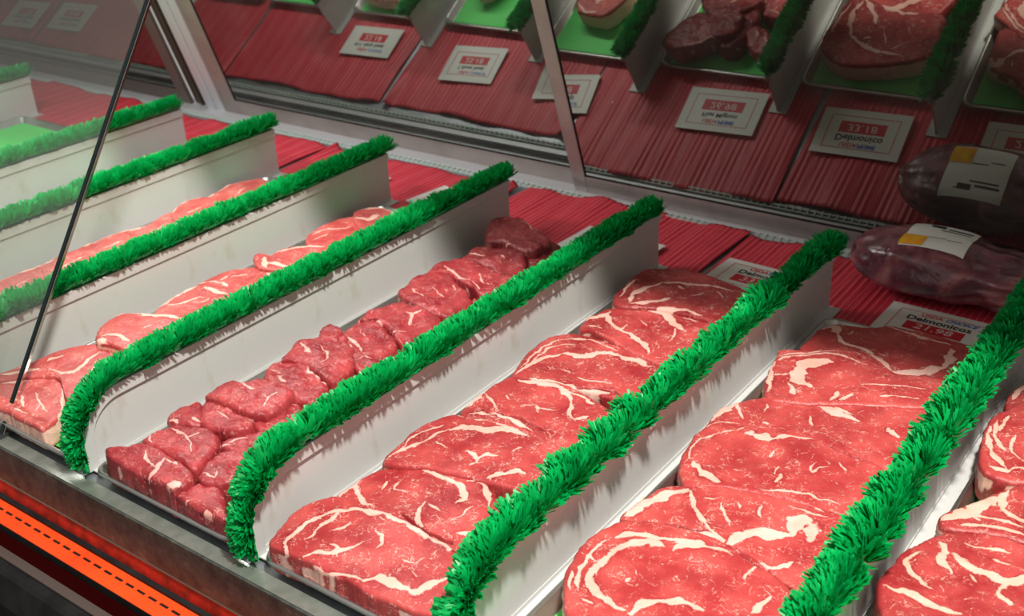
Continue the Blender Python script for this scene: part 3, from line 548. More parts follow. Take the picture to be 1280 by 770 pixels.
["delmonico_steak","delmonico steak with a white fat wedge along its back, fourth of its tray","delmonico steaks in the tray right of the ribeyes",0.3632,0.4359,0.038,0.0,0.026,0.5,0,[[-86.1,-60.9],[-90.6,-25.5],[-86.4,-13.5],[-79.4,0.4],[-62.2,24.5],[-43.8,30.3],[-17.1,39.4],[24.6,64.9],[59.4,82.8],[94.6,99.0],[104.1,37.5],[106.8,-46.1],[96.9,-45.1],[79.2,-33.8],[22.3,-27.3],[-4.4,-33.7],[-48.4,-42.4],[-69.6,-50.4]],[[8,[[-86.1,-50.2],[-86.3,-28.4],[-79.4,-5.3]]],[2.5,[[-77.9,-4.4],[-68.1,-20.6],[-59.1,-27.7]]],[7,[[-37.5,28.5],[-20.7,35.2],[-3.5,38.5]]],[10,[[-2.8,37.1],[19.1,32.4],[38.0,29.9]]],[3,[[11.6,42.4],[32.1,40.6]]],[4,[[69.1,33.6],[82.8,25.0]]],[1.8,[[-52.5,11.5],[-46.5,-5.2]]],[1.8,[[-41.3,-23.7],[-31.9,-24.9]]],[3,[[19.0,56.4],[48.5,69.3],[79.5,88.7]]],[2,[[-5.1,13.5],[4.8,-1.7]]],[1.6,[[-86.7,-63.1],[-77.1,-46.3],[-58.5,-38.1]]]],[]],
["delmonico_steak","delmonico steak with a large white fat hook at its left end, fifth of its tray","delmonico steaks in the tray right of the ribeyes",0.3553,0.5355,0.041,0.0,0.028,0.5,0,[[-54.5,-71.3],[-66.0,-44.8],[-78.2,10.6],[-79.9,22.7],[-69.2,31.5],[-53.2,41.3],[-21.9,65.0],[20.5,58.6],[46.9,43.8],[78.8,50.2],[108.4,53.5],[114.7,16.0],[103.5,-8.6],[35.2,-42.5],[-6.2,-67.8],[-32.0,-78.3],[-46.8,-79.9]],[[14,[[-19.1,25.6],[-34.7,18.1],[-42.4,-7.6],[-34.0,-30.9],[-18.5,-37.1]]],[4,[[-76.6,0.8],[-66.8,-28.9],[-53.1,-66.5]]],[2.5,[[-72.1,-0.7],[-61.6,14.4],[-34.4,39.8],[-8.3,45.0],[15.5,42.8]]],[2,[[-72.9,7.4],[-50.9,33.9],[-25.9,53.7]]],[5,[[9.5,-31.3],[11.5,-49.2]]],[4,[[17.9,-43.3],[25.5,-27.1]]],[3,[[-42.1,-39.9],[-27.5,-58.3]]],[1.8,[[27.3,-4.6],[57.1,14.0],[88.1,23.5]]],[2,[[50.5,-15.3],[86.9,1.8]]],[1.6,[[-61.6,-35.9],[-49.1,-24.1]]]],[[[-5.1,55.6],[20.9,52.5],[34.2,48.2]]]],
["delmonico_steak","delmonico steak with shade put into its red, rearmost of its tray against the Delmonicos price card","delmonico steaks in the tray right of the ribeyes",0.3681,0.6254,0.038,0.0,0.026,0.6,0.2,[[-77.9,-45.1],[-77.9,-22.6],[-78.7,7.1],[-74.7,21.4],[-65.9,31.5],[-32.8,42.2],[-9.9,60.9],[27.8,64.4],[84.0,61.2],[93.9,39.8],[101.9,-26.8],[93.3,-39.2],[66.2,-41.2],[34.0,-47.7],[8.6,-33.0],[-33.7,-26.8],[-58.1,-46.2]],[[9,[[-74.7,11.9],[-66.8,21.5],[-54.4,10.3]]],[5,[[-52.9,6.5],[-39.3,-8.0],[-12.4,-11.5],[8.9,-26.5],[28.8,-41.4]]],[10,[[32.0,-45.5],[48.0,-35.6],[61.3,-23.3],[73.6,-7.4]]],[8,[[75.1,-6.5],[72.8,17.2],[67.5,39.8]]],[3,[[-10.0,56.0],[12.7,53.5],[41.2,45.9]]],[1.6,[[-43.5,12.3],[-41.8,22.6]]],[1.6,[[2.4,-8.9],[11.7,-14.1]]],[2,[[27.5,51.1],[64.0,50.9]]]],[]],
["rib_steak","rib steak with branching fat seams, nearest in the right-hand tray","bone-in steaks in the right-hand tray",0.5671,0.2689,0.045,0.0,0.032,0.3,0,[[-56.7,-38.3],[-56.1,-10.3],[-52.2,17.2],[-36.6,50.6],[-27.2,61.9],[0.8,74.9],[27.3,79.2],[57.9,71.6],[82.3,18.0],[78.5,-52.1],[32.9,-95.1],[-13.2,-100.1],[-37.6,-77.5]],[[5,[[-22.4,31.6],[-21.4,16.1],[-10.8,7.3]]],[7,[[-18.4,31.7],[-5.2,25.4],[13.6,20.9],[30.5,21.3],[44.6,36.5]]],[4,[[30.5,23.7],[28.2,4.8],[38.4,-5.4]]],[6,[[-50.3,-37.5],[-30.9,-36.4],[-10.0,-39.5],[9.8,-38.6]]],[3,[[-41.3,19.2],[-47.2,2.9],[-36.8,-9.8],[-23.2,-15.1]]],[2,[[-18.3,-20.0],[-29.5,-15.7]]],[2,[[-13.9,49.8],[1.9,52.4],[20.8,59.7]]],[1.8,[[3.9,12.2],[10.0,6.7]]],[3,[[-22.8,28.8],[-30.9,41.3]]],[2,[[11.6,41.3],[25.3,43.0]]]],[]],
["rib_steak","rib steak with a thick pale fat edge, second in the right-hand tray","bone-in steaks in the right-hand tray",0.5662,0.3853,0.041,0.0,0.03,1,0,[[-43.5,-33.8],[-37.3,-17.3],[-22.9,7.6],[-6.9,38.2],[5.0,54.7],[31.1,91.0],[57.9,38.7],[51.9,-20.9],[26.8,-29.5],[0.7,-36.1],[-25.8,-45.4],[-37.0,-47.3]],[[11,[[-39.4,-35.3],[-29.2,-23.2],[-21.0,-3.9],[-9.6,17.6]]],[3,[[-25.4,-35.7],[-0.7,-26.4],[24.5,-20.6]]],[3,[[-16.0,-16.0],[1.9,-11.3],[22.2,-11.6]]],[5,[[-3.5,38.9],[-4.1,15.4],[7.2,-1.0],[23.5,-4.0]]],[2,[[-12.6,-20.6],[-24.1,-17.1]]]],[]],
["rib_steak","rib steak with a curled dark red end and dried edge, third in the right-hand tray","bone-in steaks in the right-hand tray",0.5487,0.5029,0.045,0.0,0.034,0.3,0,[[-24.1,-40.8],[-30.6,-5.5],[-32.8,34.7],[-23.9,56.4],[-15.3,80.1],[13.8,120.8],[53.1,52.5],[54.8,-41.3],[28.4,-61.2],[5.9,-69.7],[-10.4,-68.0],[-19.0,-58.1]],[[5,[[-29.5,12.3],[-24.3,-16.5],[-11.6,-37.7],[3.2,-51.7]]],[3,[[-26.3,28.2],[-20.7,-2.6],[-6.6,-26.5]]],[3,[[-19.1,41.5],[-19.7,9.9]]],[2,[[3.1,-59.4],[13.6,-45.0],[25.1,-48.3]]],[3,[[-5.3,7.2],[-3.5,-16.4],[10.1,-31.7]]],[6,[[-8.6,-56.1],[6.7,-54.0]]]],[]],
["rib_steak","rib steak cut off by the right edge of the photo, fourth in the right-hand tray","bone-in steaks in the right-hand tray",0.5468,0.6059,0.042,0.0,0.03,0.3,0,[[-28.3,-30.2],[-28.9,-4.3],[-20.1,20.6],[20.0,71.2],[46.4,39.0],[31.7,-16.2],[-1.4,-37.1],[-19.4,-42.9]],[[4,[[-25.9,-21.3],[-20.1,5.1],[-8.8,23.7]]]],[]],
["loin_steak","round red loin steak with a browned fat rim, nearest in its tray","bone-in loin steaks in the tray left of the filets",-0.3989,0.0161,0.034,0.0,0.028,0.8,0,[[-10.3,-20.1],[-60.2,-20.1],[-89.2,3.2],[-81.8,29.8],[-70.0,59.6],[-23.4,61.5],[15.7,45.0],[49.7,23.1],[66.2,6.0],[71.6,-13.6],[69.5,-20.1],[45.3,-20.1],[16.9,-20.1]],[[3,[[14.1,46.1],[52.0,20.6],[74.4,-0.5],[82.4,-23.6],[78.1,-39.1],[51.2,-47.1]]],[5,[[-65.3,9.4],[-44.5,22.3],[-37.5,44.0],[-20.0,54.9]]],[2.2,[[-3.8,22.3],[24.3,9.2],[47.7,4.1]]],[1.6,[[8.4,-10.8],[28.1,-8.3]]],[2,[[-11.8,6.9],[13.2,-3.8]]],[1.6,[[24.3,9.2],[29.0,-1.8]]]],[]],
["loin_steak","loin steak with a forked fat seam lying just behind the round one","bone-in loin steaks in the tray left of the filets",-0.4271,0.0845,0.037,0.0,0.026,0.3,0,[[-48.9,-76.6],[-45.1,-48.3],[-42.5,-29.0],[-40.1,-4.9],[-39.4,18.7],[-33.1,39.1],[-19.3,54.8],[-0.1,66.6],[30.5,71.1],[58.5,44.7],[82.0,-16.0],[77.6,-39.2],[29.4,-17.2],[8.5,-19.4],[-17.8,-44.4]],[[5,[[-41.6,-50.5],[-27.0,-28.2],[-13.6,-15.5]]],[3.5,[[-5.2,-10.3],[21.8,-6.8],[24.1,7.9],[14.5,33.4],[11.6,50.1]]],[3,[[58.0,-10.0],[51.6,7.4],[31.6,28.1]]],[4,[[-22.8,1.2],[-18.2,20.1]]]],[]],
["loin_steak","loin steak with a pale bone tip and white fat strip, third in its tray","bone-in loin steaks in the tray left of the filets",-0.4107,0.1827,0.046,0.0,0.032,0.5,0,[[-19.7,-40.9],[-41.9,-22.8],[-51.9,-6.3],[-53.1,18.6],[-35.2,37.2],[-7.0,51.7],[24.7,60.6],[47.8,36.8],[66.1,-23.3],[45.0,-36.3],[22.1,-36.5],[3.1,-38.8]],[[6,[[-54.4,7.4],[-43.3,29.7],[-12.3,43.3],[26.5,54.0]]],[4,[[-23.6,-31.2],[-8.8,-19.7],[16.7,-21.0]]],[8,[[-20.7,-39.1],[-5.7,-39.4]]],[1.6,[[5.6,11.1],[5.4,23.5]]]],[]],
["loin_steak","loin steak with a white fat rim, behind the bone-tipped steak","bone-in loin steaks in the tray left of the filets",-0.4133,0.2775,0.042,0.0,0.028,0.4,0,[[-24.5,-43.5],[-34.5,-22.9],[-40.3,3.7],[-43.3,32.9],[-39.8,43.6],[-5.3,55.7],[28.9,53.6],[54.6,17.5],[62.8,-41.5],[40.0,-50.5],[1.4,-48.6]],[[5,[[-29.6,-30.7],[-36.4,3.3],[-38.6,35.7]]],[2.5,[[-24.2,-22.1],[-11.5,-3.7],[-10.2,19.0]]],[1.6,[[5.1,6.4],[4.8,22.6]]],[5,[[-25.1,38.1],[18.7,41.9]]]],[]],
["loin_steak","flat red loin steak in the middle of its tray, one behind the white-rimmed steak","bone-in loin steaks in the tray left of the filets",-0.4153,0.3531,0.04,0.0,0.028,0.4,0,[[-41.3,-35.1],[-48.3,-7.1],[-42.4,23.4],[-24.0,43.5],[-0.4,57.5],[30.1,42.5],[62.8,-9.2],[62.3,-50.1],[17.2,-31.1],[-16.1,-34.2]],[[4,[[-41.5,-29.4],[-28.3,-12.8],[-2.1,-14.5]]],[2,[[-23.1,10.9],[-9.7,27.8]]],[3,[[2.7,53.2],[33.0,29.6]]],[1.8,[[-27.5,-6.5],[-28.0,8.0]]]],[]],
["loin_steak","loin steak with a red bone knob standing up at its left end","bone-in loin steaks in the tray left of the filets",-0.4026,0.4376,0.046,0.0,0.034,0.7,0,[[-49.9,-20.5],[-51.3,-11.8],[-34.0,-8.0],[-34.6,10.8],[-29.9,26.5],[-16.0,44.4],[8.3,58.6],[33.5,66.9],[61.9,29.8],[75.1,-36.8],[42.1,-42.0],[19.1,-35.0],[-2.3,-41.6],[-22.0,-41.2]],[[7,[[-18.4,-26.9],[3.3,-20.2],[32.6,-21.0]]],[4,[[-30.3,3.7],[-14.8,35.3],[13.4,55.1]]],[5,[[-32.8,-16.7],[-6.3,-38.0]]]],[]],
["loin_steak","loin steak of browner red, second from the back of its tray","bone-in loin steaks in the tray left of the filets",-0.4219,0.5362,0.044,0.0,0.03,0.2,0,[[-6.7,-41.6],[-21.9,-23.6],[-28.9,-7.0],[-31.8,15.9],[-29.2,35.2],[-24.3,52.5],[-8.3,65.3],[22.1,50.5],[48.4,-2.8],[42.4,-45.6],[26.3,-48.6],[12.0,-50.4]],[[2,[[-15.7,-19.9],[-15.3,4.4],[1.3,21.0],[12.7,34.6]]],[2,[[-0.7,-31.4],[5.0,-7.9]]]],[]],
["loin_steak","rearmost loin steak with a thick pale fat side","bone-in loin steaks in the tray left of the filets",-0.3981,0.6082,0.048,0.0,0.036,1,0,[[-31.3,-13.8],[-42.8,5.4],[-41.1,21.3],[-27.1,33.1],[0.2,37.4],[28.2,35.0],[48.1,3.4],[50.9,-43.3],[22.2,-46.4],[-7.3,-32.1]],[[8,[[-22.6,-16.0],[-2.3,-11.5],[0.6,11.8]]],[3,[[-39.8,14.5],[-17.1,31.2],[7.9,30.7]]]],[]],
["strip_steak","pale rimmed strip steak nearest the front of its tray","strip steaks in the third row from the left",-0.6877,0.1873,0.036,0,0.028,0.9,0,[[-21.7,-54.2],[-33.3,-11.8],[-35.3,26.3],[-29.4,73.7],[3.8,71.2],[38.7,16.5],[47.3,-48.8],[29.9,-72.9]],[[6,[[-21.7,-54.2],[-33.3,-11.8],[-35.3,26.3],[-29.4,73.7]]],[2,[[7.9,-30.7],[2.3,21.3]]]],[]],
["strip_steak","strip steak with cream-coloured fat edge, behind the front one of the same tray","strip steaks in the third row from the left",-0.6925,0.287,0.036,0,0.028,0.9,0,[[-19.9,-42.2],[-35.4,-3.2],[-31.9,25.4],[-28.8,57.8],[-1.4,63.5],[42.6,7.3],[49.8,-49.9],[24.9,-58.7]],[[6,[[-19.9,-42.2],[-35.4,-3.2],[-31.9,25.4],[-28.8,57.8]]],[2,[[8.3,-27.1],[6.0,16.2]]]],[]],
["strip_steak","red strip steak third from the front of its tray","strip steaks in the third row from the left",-0.693,0.3577,0.036,0,0.028,0.9,0,[[-26.3,-25.4],[-33.0,1.8],[-30.4,31.5],[-21.3,51.2],[10.6,44.7],[40.4,-6.5],[43.7,-50.2],[16.2,-47.0]],[[6,[[-26.3,-25.4],[-33.0,1.8],[-30.4,31.5],[-21.3,51.2]]],[2,[[6.3,-24.9],[5.7,12.2]]]],[]],
["strip_steak","strip steak fourth from the front of its tray","strip steaks in the third row from the left",-0.6879,0.4293,0.036,0,0.028,0.9,0,[[-21.8,-35.7],[-21.2,-6.6],[-31.8,31.9],[-29.8,52.1],[-0.0,50.2],[38.9,6.6],[47.2,-44.3],[18.5,-54.2]],[[6,[[-21.8,-35.7],[-21.2,-6.6],[-31.8,31.9],[-29.8,52.1]]],[2,[[13.6,-25.8],[4.1,19.0]]]],[]],
["strip_steak","strip steak with brown folded side, standing higher than its neighbours","strip steaks in the third row from the left",-0.6833,0.5,0.041999999999999996,0,0.028,0.9,0,[[-18.2,-30.0],[-36.6,1.9],[-36.4,25.8],[-26.9,47.3],[7.1,46.5],[39.3,3.0],[48.3,-43.6],[23.3,-50.8]],[[6,[[-18.2,-30.0],[-36.6,1.9],[-36.4,25.8],[-26.9,47.3]]],[2,[[6.8,-21.4],[2.1,14.2]]]],[]],
["strip_steak","faded red strip steak, rearmost of its tray","strip steaks in the third row from the left",-0.6818,0.5847,0.041999999999999996,0,0.028,0.9,0,[[-22.6,-42.2],[-29.2,-13.4],[-37.2,15.5],[-29.2,41.3],[-6.7,66.9],[25.3,46.5],[46.3,-7.1],[39.1,-50.5],[14.2,-56.9]],[[6,[[-22.6,-42.2],[-29.2,-13.4],[-37.2,15.5],[-29.2,41.3]]],[2,[[8.9,-10.2],[-5.9,31.0]]]],[]],
["filet_mignon","filet mignon with a forked white vein at the front left corner","filet mignon pieces in the fourth tray",-0.1618,0.0053,0.044,0,0.038,0.12,0,[[-44.1,-9.3],[-57.1,-2.8],[-51.6,6.0],[-42.6,15.2],[-34.1,25.9],[-2.2,28.7],[30.3,24.0],[55.4,18.7],[66.4,1.9],[58.6,-9.3],[44.4,-9.3],[5.0,-9.3],[-28.5,-9.3]],[[3,[[24.2,-12.5],[18.7,3.4],[9.3,20.7]]],[2,[[18.7,3.4],[-3.7,10.7],[-15.7,15.0]]],[2,[[9.3,20.7],[35.1,17.2]]],[5,[[52.4,-18.0],[59.5,0.6]]]],[]],
["filet_mignon","small knob of filet trim tucked under the front left filet","filet mignon pieces in the fourth tray",-0.1979,-0.0169,0.028,0,0.022,0.12,0,[[-10.2,12.9],[-14.1,12.9],[-7.7,12.9],[9.0,12.9],[15.9,12.9],[7.0,12.9]],[[3,[[-9.1,0.1],[4.8,-4.1]]]],[]],
["filet_mignon","rounded pink filet behind the fork-veined one","filet mignon pieces in the fourth tray",-0.1599,0.0558,0.044,0,0.038,0.12,0,[[-40.5,-22.2],[-45.5,-2.0],[-40.4,8.6],[-31.1,18.2],[-16.5,25.5],[-1.4,31.4],[24.2,25.9],[41.3,7.1],[49.2,-18.1],[47.2,-27.6],[22.8,-25.0],[-9.5,-21.7]],[[2,[[-32.6,9.9],[1.8,6.4],[25.0,-8.4]]],[1.5,[[1.8,6.4],[0.7,20.0]]],[2,[[-40.7,-9.8],[-28.0,-19.6]]]],[]],
["filet_mignon","filet at the front rail with a white fat curl on top","filet mignon pieces in the fourth tray",-0.073,-0.0042,0.036,0,0.03,0.12,0,[[-35.5,0.2],[-34.8,0.2],[-29.9,8.7],[-24.8,29.4],[-16.6,34.6],[1.8,32.2],[38.7,10.5],[56.3,0.2],[36.7,0.2],[8.0,0.2]],[[6,[[22.5,-11.7],[19.8,-1.8],[27.7,-2.6]]],[1.5,[[-17.5,-10.9],[-9.4,1.9]]]],[]],
["filet_mignon","smooth filet half behind the green fringe near the front","filet mignon pieces in the fourth tray",-0.0971,0.051,0.04,0,0.034,0.12,0,[[-14.1,-16.8],[-18.3,-6.2],[-21.0,10.6],[-16.7,27.1],[-2.7,34.2],[23.0,16.8],[30.6,-10.8],[15.8,-26.6],[3.4,-28.3]],[[1.5,[[-3.5,-16.5],[12.1,-19.5],[6.2,-10.4]]]],[]],
["filet_mignon","pinkish filet beside the one with a pale corner","filet mignon pieces in the fourth tray",-0.1641,0.114,0.044,0,0.038,0.12,0,[[-29.4,-7.8],[-43.5,10.7],[-41.2,20.1],[-20.9,20.9],[1.7,19.5],[29.8,10.5],[43.4,0.6],[39.1,-11.2],[28.2,-18.1],[5.2,-23.5],[-12.5,-21.7]],[[2,[[-12.7,2.7],[7.2,0.0]]],[5,[[23.8,-26.3],[37.4,-14.1]]]],[]],
["filet_mignon","small filet with a pale fat corner against the white panel","filet mignon pieces in the fourth tray",-0.2033,0.0953,0.042,0,0.036000000000000004,0.12,0,[[-10.8,-17.3],[-17.8,1.2],[-16.6,15.7],[-12.1,26.4],[7.3,17.0],[29.2,-3.4],[18.2,-15.9],[2.7,-23.8]],[[9,[[-17.9,9.0],[-13.0,23.8]]],[4,[[-3.3,-20.1],[8.1,-18.5]]],[3,[[11.0,-3.6],[25.1,-2.2]]]],[]],
["filet_mignon","dark red filet lying on top of the pink ones","filet mignon pieces in the fourth tray",-0.1636,0.1517,0.05,0,0.042,0.12,0,[[-43.4,-26.2],[-49.5,-9.8],[-44.2,10.0],[-27.3,16.3],[-16.7,35.4],[8.8,34.7],[36.9,29.9],[44.5,13.1],[45.3,-7.6],[41.8,-19.2],[31.5,-25.7],[1.0,-25.8],[-28.8,-25.0]],[[2,[[32.2,-8.2],[24.2,6.2],[24.2,18.0]]],[1.6,[[-25.7,9.1],[-3.8,10.6]]],[1.4,[[24.2,6.2],[7.6,9.7]]]],[]],
["filet_mignon","lighter filet wedge to the right of the dark one","filet mignon pieces in the fourth tray",-0.1179,0.1476,0.04,0,0.034,0.12,0,[[-22.5,-19.5],[-19.5,-6.2],[-16.6,16.8],[-5.4,27.7],[10.5,28.0],[24.8,4.7],[24.0,-23.3],[4.7,-28.2]],[[3,[[-13.4,-17.5],[-9.2,4.1]]],[4,[[-16.9,14.7],[1.1,29.9]]]],[]],
["filet_mignon","filet scrap in the gap right of the rounded pink filet","filet mignon pieces in the fourth tray",-0.11,0.0974,0.039,0,0.033,0.12,0,[[-24.0,-12.8],[-20.3,0.3],[-11.7,14.8],[2.8,27.6],[20.5,22.5],[28.7,-7.3],[13.0,-22.4],[-8.9,-22.6]],[[2,[[-17.1,-10.2],[-4.8,6.5]]],[3,[[-18.6,-16.5],[-7.9,-14.9]]]],[]],
["filet_mignon","filet with a smooth pale fat face on its right","filet mignon pieces in the fourth tray",-0.1542,0.2075,0.046,0,0.04,0.12,0,[[-33.8,-12.9],[-43.0,2.9],[-42.8,13.9],[-34.9,25.4],[-22.5,35.2],[9.6,26.8],[40.0,14.2],[53.1,-4.0],[52.4,-24.2],[35.1,-29.1],[4.6,-24.2],[-17.9,-23.9]],[[7,[[-7.2,29.3],[19.8,20.4],[38.9,11.5]]],[2,[[-21.9,-5.5],[0.9,-12.2]]],[1.5,[[-34.2,-0.3],[-19.1,0.5]]]],[]],
["filet_mignon","broad filet with a bumpy grain in the middle of the row","filet mignon pieces in the fourth tray",-0.1604,0.2568,0.05,0,0.042,0.12,0,[[-31.0,-33.7],[-42.4,-14.0],[-51.4,12.7],[-41.8,23.2],[-33.7,35.3],[-15.5,53.6],[14.2,39.0],[42.7,11.8],[54.4,-11.0],[56.2,-30.7],[46.9,-36.5],[14.7,-27.1],[-13.3,-22.7]],[[2,[[-42.2,9.0],[-14.3,-1.2]]],[3,[[0.9,44.8],[26.2,37.3],[42.8,25.1]]],[1.5,[[-18.6,18.9],[10.4,2.9],[17.5,-14.6]]]],[]],
["filet_mignon","dark round filet knob poking up against the white panel","filet mignon pieces in the fourth tray",-0.1885,0.304,0.052,0,0.042,0.12,0,[[0.1,-19.9],[-16.0,-1.1],[-16.6,13.1],[-2.7,14.2],[14.9,5.7],[20.3,-12.1]],[],[]],
["filet_mignon","plump filet with a short arc of fat","filet mignon pieces in the fourth tray",-0.1407,0.3175,0.046,0,0.04,0.12,0,[[-42.3,-0.4],[-48.8,17.5],[-49.2,32.2],[-30.3,43.7],[0.6,33.0],[22.7,22.7],[39.7,0.9],[53.7,-47.6],[42.1,-59.0],[11.9,-43.1]],[[2.5,[[-28.6,-6.3],[-4.4,-12.4],[16.8,-26.7]]],[2,[[20.9,-41.9],[22.4,-30.0],[36.3,-36.8]]],[1.5,[[-31.0,18.6],[-11.7,6.5]]]],[]],
["filet_mignon","domed filet outlined by a curved white membrane","filet mignon pieces in the fourth tray",-0.1482,0.379,0.048,0,0.042,0.12,0,[[-39.7,-32.6],[-43.6,-9.7],[-45.1,12.6],[-37.1,27.9],[-26.1,39.9],[-4.5,39.7],[17.9,35.2],[46.5,27.2],[53.3,-5.2],[49.8,-44.9],[32.8,-41.4],[14.1,-29.2],[-18.3,-19.5]],[[3,[[-37.1,-31.0],[-15.4,-22.7],[9.0,-32.2],[33.2,-24.6]]],[2.5,[[-0.2,16.5],[15.3,10.8],[25.9,-7.4]]],[2,[[12.4,14.1],[17.0,27.0]]]],[]],
["filet_mignon","flat-topped filet with a notched front edge","filet mignon pieces in the fourth tray",-0.1578,0.4577,0.048,0,0.042,0.12,0,[[-41.4,-21.5],[-47.6,-0.2],[-48.7,21.8],[-43.4,45.2],[-16.3,52.6],[16.6,35.4],[56.3,10.3],[64.2,-23.9],[58.1,-47.7],[19.7,-40.5],[-17.5,-31.5]],[[1.6,[[7.6,30.0],[22.6,19.6]]],[1.5,[[-7.3,7.2],[24.1,-6.5]]],[1.5,[[-29.9,-6.3],[2.0,-19.7]]]],[]],
["filet_mignon","wide filet with fine white veins, fourth from the back","filet mignon pieces in the fourth tray",-0.1543,0.5227,0.05,0,0.042,0.12,0,[[-44.9,-23.5],[-54.4,-5.6],[-55.5,5.8],[-43.7,18.8],[-29.7,36.2],[-4.6,35.8],[26.2,27.4],[60.5,13.4],[66.3,-21.9],[56.6,-41.2],[33.8,-30.4],[-10.8,-14.8]],[[2,[[-38.7,0.8],[0.6,-13.8],[23.7,-14.2]]],[1.8,[[14.0,8.5],[37.5,-11.5],[50.6,-14.9]]],[1.5,[[21.9,-15.3],[46.8,-33.6]]]],[]],
["filet_mignon","filet coloured as in shade, behind the fine-veined one","filet mignon pieces in the fourth tray",-0.1518,0.5825,0.048,0,0.042,0.12,0.45,[[-38.9,-22.5],[-45.6,-1.7],[-45.4,14.2],[-21.6,34.5],[-0.8,40.3],[24.1,36.1],[53.1,-4.2],[57.3,-42.1],[26.0,-32.0],[-8.2,-22.7]],[[3,[[-41.5,-8.7],[-15.5,-2.6]]],[3,[[7.0,7.6],[15.5,3.4]]]],[]],
["filet_mignon","rearmost filet, coloured as in shade, tallest at the back of its tray","filet mignon pieces in the fourth tray",-0.1739,0.6574,0.056,0,0.042,0.12,0.55,[[-36.3,-21.2],[-49.3,5.2],[-54.9,29.9],[-43.5,40.0],[-26.3,46.3],[0.2,37.3],[33.5,16.0],[65.8,-1.0],[67.1,-31.8],[52.3,-46.7],[8.0,-34.7],[-16.6,-39.4]],[[2,[[8.0,-34.7],[20.7,-36.9]]],[1.5,[[-10.3,38.1],[35.2,13.6]]]],[]],
["filet_mignon","narrow filet with shade in its colour, between the green fringe and the rearmost one","filet mignon pieces in the fourth tray",-0.1164,0.637,0.042,0,0.036000000000000004,0.12,0.55,[[-21.9,-6.0],[-22.2,19.3],[-14.6,39.9],[8.9,37.5],[28.3,-10.4],[19.8,-45.4],[1.8,-35.1]],[],[]],
["filet_mignon","filet offcut lying low beside the green fringe in mid row","filet mignon pieces in the fourth tray",-0.1126,0.2361,0.034,0,0.028000000000000004,0.12,0,[[-23.3,-6.2],[-12.4,21.7],[3.7,38.1],[26.9,0.3],[12.1,-29.0],[-7.0,-24.9]],[[3,[[-14.2,-8.9],[-4.7,13.7]]]],[]],
["filet_mignon","low filet offcut peeking beside the green fringe","filet mignon pieces in the fourth tray",-0.0984,0.5026,0.036,0,0.03,0.12,0,[[-20.2,-14.2],[-16.7,15.3],[-11.3,46.6],[14.6,25.8],[26.9,-33.3],[6.8,-40.3]],[],[]],
["filet_mignon","flat filet piece half hidden by the green fringe","filet mignon pieces in the fourth tray",-0.0968,0.3068,0.036,0,0.03,0.12,0,[[-8.2,-36.4],[-13.9,4.0],[-16.9,38.7],[0.6,44.8],[20.0,-6.0],[18.5,-45.1]],[],[]]
]

def catmull(P, n, closed):
    P = np.array(P, float); m_ = len(P); out = []
    if closed: idx = [(P[(i-1) % m_], P[i], P[(i+1) % m_], P[(i+2) % m_]) for i in range(m_)]
    else:
        Q = np.vstack([2*P[0]-P[1], P, 2*P[-1]-P[-2]]); idx = [(Q[i], Q[i+1], Q[i+2], Q[i+3]) for i in range(m_-1)]
    for a, b, c, d in idx:
        for t in np.linspace(0, 1, 12, endpoint=False):
            out.append(.5*((2*b)+(-a+c)*t+(2*a-5*b+4*c-d)*t*t+(-a+3*b-3*c+d)*t**3))
    if not closed: out.append(P[-1])
    out = np.array(out)
    if closed: out = np.vstack([out, out[:1]])
    s = np.concatenate([[0], np.cumsum(np.linalg.norm(np.diff(out, axis=0), axis=1))])
    q = np.linspace(0, s[-1], n, endpoint=not closed)
    return np.stack([np.interp(q, s, out[:, 0]), np.interp(q, s, out[:, 1])], 1)
def vnoise(x, y, sc, seed):
    r_ = np.random.default_rng(seed); T = r_.uniform(-1, 1, (64, 64))
    X = x / sc + 31.7; Y = y / sc + 17.3; i = np.floor(X).astype(int); j = np.floor(Y).astype(int); fx = X - i; fy = Y - j
    fx = fx*fx*(3-2*fx); fy = fy*fy*(3-2*fy); g_ = lambda a, b: T[a % 64, b % 64]
    return (g_(i,j)*(1-fx)+g_(i+1,j)*fx)*(1-fy)+(g_(i,j+1)*(1-fx)+g_(i+1,j+1)*fx)*fy
def seg_dist(px, py, line):
    best = np.full(px.shape, 1e9)
    for a, b in zip(line[:-1], line[1:]):
        d = b - a; l2 = max(d @ d, 1e-9); t = np.clip(((px-a[0])*d[0]+(py-a[1])*d[1])/l2, 0, 1)
        best = np.minimum(best, np.hypot(px-a[0]-t*d[0], py-a[1]-t*d[1]))
    return best
def seg_dist_t(px, py, line):
    best = np.full(px.shape, 1e9); bt = np.zeros(px.shape); n = len(line) - 1
    for i, (a, b) in enumerate(zip(line[:-1], line[1:])):
        d = b - a; l2 = max(d @ d, 1e-9); t = np.clip(((px-a[0])*d[0]+(py-a[1])*d[1])/l2, 0, 1)
        q = np.hypot(px-a[0]-t*d[0], py-a[1]-t*d[1]); m_ = q < best
        best = np.where(m_, q, best); bt = np.where(m_, (i + t) / n, bt)
    return best, bt
